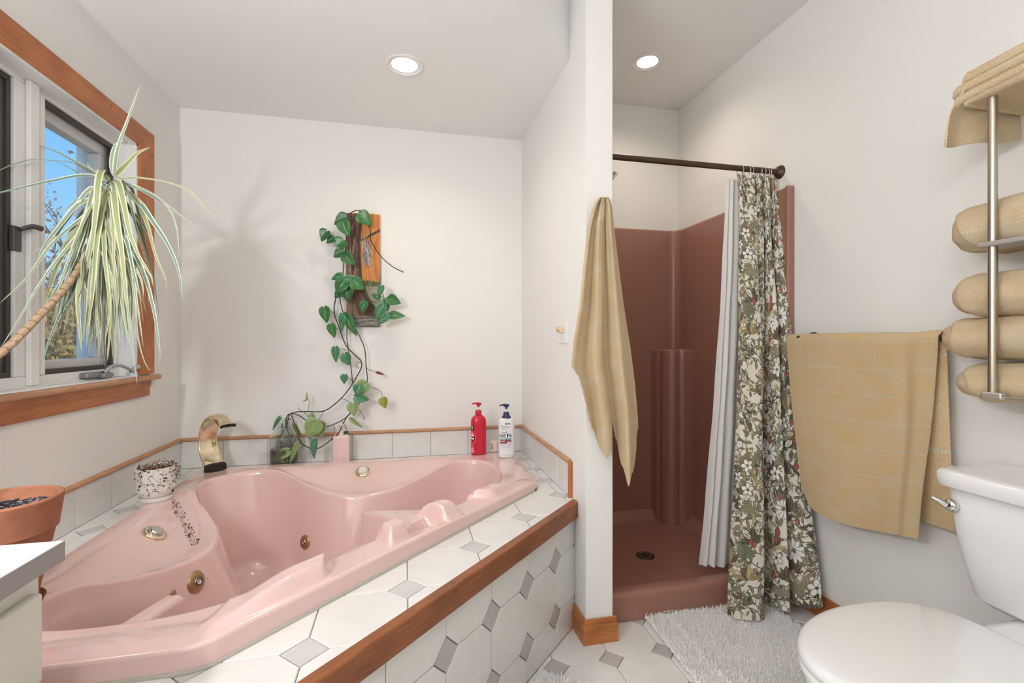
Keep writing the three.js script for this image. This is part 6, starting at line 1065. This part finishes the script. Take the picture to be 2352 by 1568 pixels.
  const list = [[797, 497, 766, 514, 0.9, 1], [784, 510, 803, 543, 0.85, 0, 0.05], [824, 492, 855, 516, 0.98, 0, 0.05], [752, 530, 736, 553, 1.1, 1, 0.05], [768, 545, 749, 558, 0.9, 1, 0.04], [790, 552, 773, 571, 1.5, 0, 0.05], [789, 576, 765, 590, 1.05, 1, 0.05], [790, 586, 817, 608, 0.9, 1, 0.06], [788, 634, 760, 640, 0.8, 0, 0.05], [790, 645, 772, 674, 0.95, 0, 0.06], [793, 647, 800, 692, 0.95, 1, 0.045], [786, 668, 768, 684, 1.0, 1, 0.04], [809, 645, 837, 664, 1.05, 0, 0.07], [790, 643, 824, 634, 0.55, 2, 0.06], [838, 692, 831, 719, 0.75, 0, 0.05], [866, 676, 864, 689, 1.8, 0, 0.05], [877, 656, 870, 682, 0.6, 2, 0.06], [882, 698, 862, 733, 0.72, 2, 0.06], [894, 723, 868, 744, 0.60, 2, 0.065], [896, 725, 931, 724, 0.66, 0, 0.05], [886, 685, 891, 713, 0.72, 2, 0.05], [892, 686, 921, 696, 0.95, 0, 0.06], [744, 706, 751, 742, 0.72, 0, 0.05], [759, 745, 769, 776, 0.68, 0, 0.05], [786, 721, 785, 763, 0.42, 2, 0.06], [791, 723, 821, 771, 0.44, 0, 0.05], [770, 797, 772, 833, 0.55, 2, 0.05], [792, 812, 801, 840, 0.95, 2, 0.05], [792, 860, 789, 882, 0.9, 2, 0.05], [843, 880, 814, 906, 0.95, 3, 0.05], [826, 886, 818, 908, 1.2, 2, 0.065], [815, 912, 849, 918, 0.75, 2, 0.06], [811, 926, 812, 956, 1.0, 3, 0.05], [879, 914, 884, 938, 0.95, 4, 0.04], [804, 961, 834, 983, 0.30, 3, 0.05], [729, 966, 704, 1006, 1.0, 3, 0.04], [736, 970, 738, 1005, 0.8, 3, 0.03], [865, 855, 884, 860, 0.35, 5, 0.02], [723, 1008, 719, 1055, 0.38, 6, 0.06], [664, 1034, 624, 1058, 0.55, 3, 0.05], [683, 1018, 662, 1070, 0.22, 3, 0.06], [644, 957, 623, 988, 0.30, 2, 0.02], [713, 951, 724, 968, 0.7, 3, 0.02], [676, 974, 691, 1006, 0.32, 7, 0.045], [706, 917, 703, 900, 0.3, 3, 0.02], [706, 917, 693, 923, 0.3, 3, 0.02], [794, 990, 797, 1006, 0.7, 1, -0.03]];
  for (const l of list) leaf(...l);
}
// ---------------------------------------------------------------- outside the window
{
  const lawn = structure('lawn', boxUV(box(-60, -1.6, -3.3, -3.2, -60, 30)), std({ map: dataTex(256, 256, (x, y) => { const k = tn(x, y, 6, 4) * 30 + n3(x * 80, y * 80, 3) * 24; return [150 + k, 146 + k, 104 + k * 0.8]; }, { repeat: [0.12, 0.12] }), roughness: 1 }), 'dry autumn lawn below the window');
  const bark = std({ color: srgb(120, 106, 94), roughness: 1 });
  const leafG = new THREE.PlaneGeometry(0.07, 0.05);
  const leafM = [0, 1, 2].map((k) => phys({ color: 0xffffff, roughness: 0.8, transmission: 0.25, thickness: 0 }));
  function tree(x, z, h, seed, dens, label, pal) {
    const t = thing('autumn_tree', label, 'tree', [x, -3.2, z], 0, 'trees beyond the window'), r = rng(seed), tubes = [], tips = [];
    const grow = (p, d, len, rad, lev) => {
      const e = p.clone().addScaledVector(d, len), m = p.clone().lerp(e, 0.5).add(V((r() - 0.5) * len * 0.12, 0, (r() - 0.5) * len * 0.12));
      tubes.push(taperTube([p, m, e], (q) => lerp(rad, rad * 0.62, q), 3, lev < 2 ? 6 : 4));
      if (lev >= 2) { tips.push(e, m); }
      if (lev < 5) { const n = lev < 1 ? 4 : 3; for (let i = 0; i < n; i++) { const dd = d.clone().add(V((r() - 0.5) * 1.5, (r() - 0.35) * 0.8, (r() - 0.5) * 1.5)).normalize(); grow(p.clone().lerp(e, 0.55 + 0.45 * r()), dd, len * (0.55 + r() * 0.2), rad * 0.55, lev + 1); } }
    };
    grow(V(0, 0, 0), V(0, 1, 0), h * 0.34, h * 0.014, 0);
    mesh('trunk', merge(tubes), bark, t);
    const N = Math.round(tips.length * dens), im = new THREE.InstancedMesh(leafG, leafM[seed % 3], N), o = new THREE.Object3D();
    im.name = 'foliage'; im.userData.kind = 'stuff'; im.castShadow = im.receiveShadow = true;
    for (let i = 0; i < N; i++) { const p = tips[Math.floor(r() * tips.length)]; o.position.set(p.x + (r() - 0.5) * 0.7, p.y + (r() - 0.5) * 0.7, p.z + (r() - 0.5) * 0.7); o.rotation.set(r() * 6, r() * 6, r() * 6); o.scale.setScalar(0.7 + r() * 0.9); o.updateMatrix(); im.setMatrixAt(i, o.matrix); const c = pal[Math.floor(r() * pal.length)]; im.setColorAt(i, srgb(c[0] + (r() - 0.5) * 24, c[1] + (r() - 0.5) * 24, c[2] + (r() - 0.5) * 20)); }
    t.add(im);
  }
  const yellow = [[206, 172, 84], [188, 160, 90], [170, 156, 96], [150, 146, 96], [216, 186, 100]], olive = [[140, 140, 96], [164, 150, 100], [118, 124, 86], [176, 160, 104]], grey = [[170, 160, 140], [150, 140, 124]];
  tree(-6.3, -10.6, 7.0, 3, 46, 'yellow leaved autumn tree right outside the window', yellow);
  tree(-10.8, -18.6, 8.4, 7, 40, 'olive and yellow autumn tree behind the yellow one', olive);
  tree(-8.8, -14.4, 10.5, 11, 1.5, 'tall nearly bare grey tree outside the window', grey);
  tree(-11.8, -12.6, 7.4, 23, 26, 'broad golden tree farther off beyond the lawn', yellow);
  tree(-2.9, -9.4, 4.6, 29, 20, 'low olive tree close to the house wall', olive);
}
renderer.render(scene, camera);
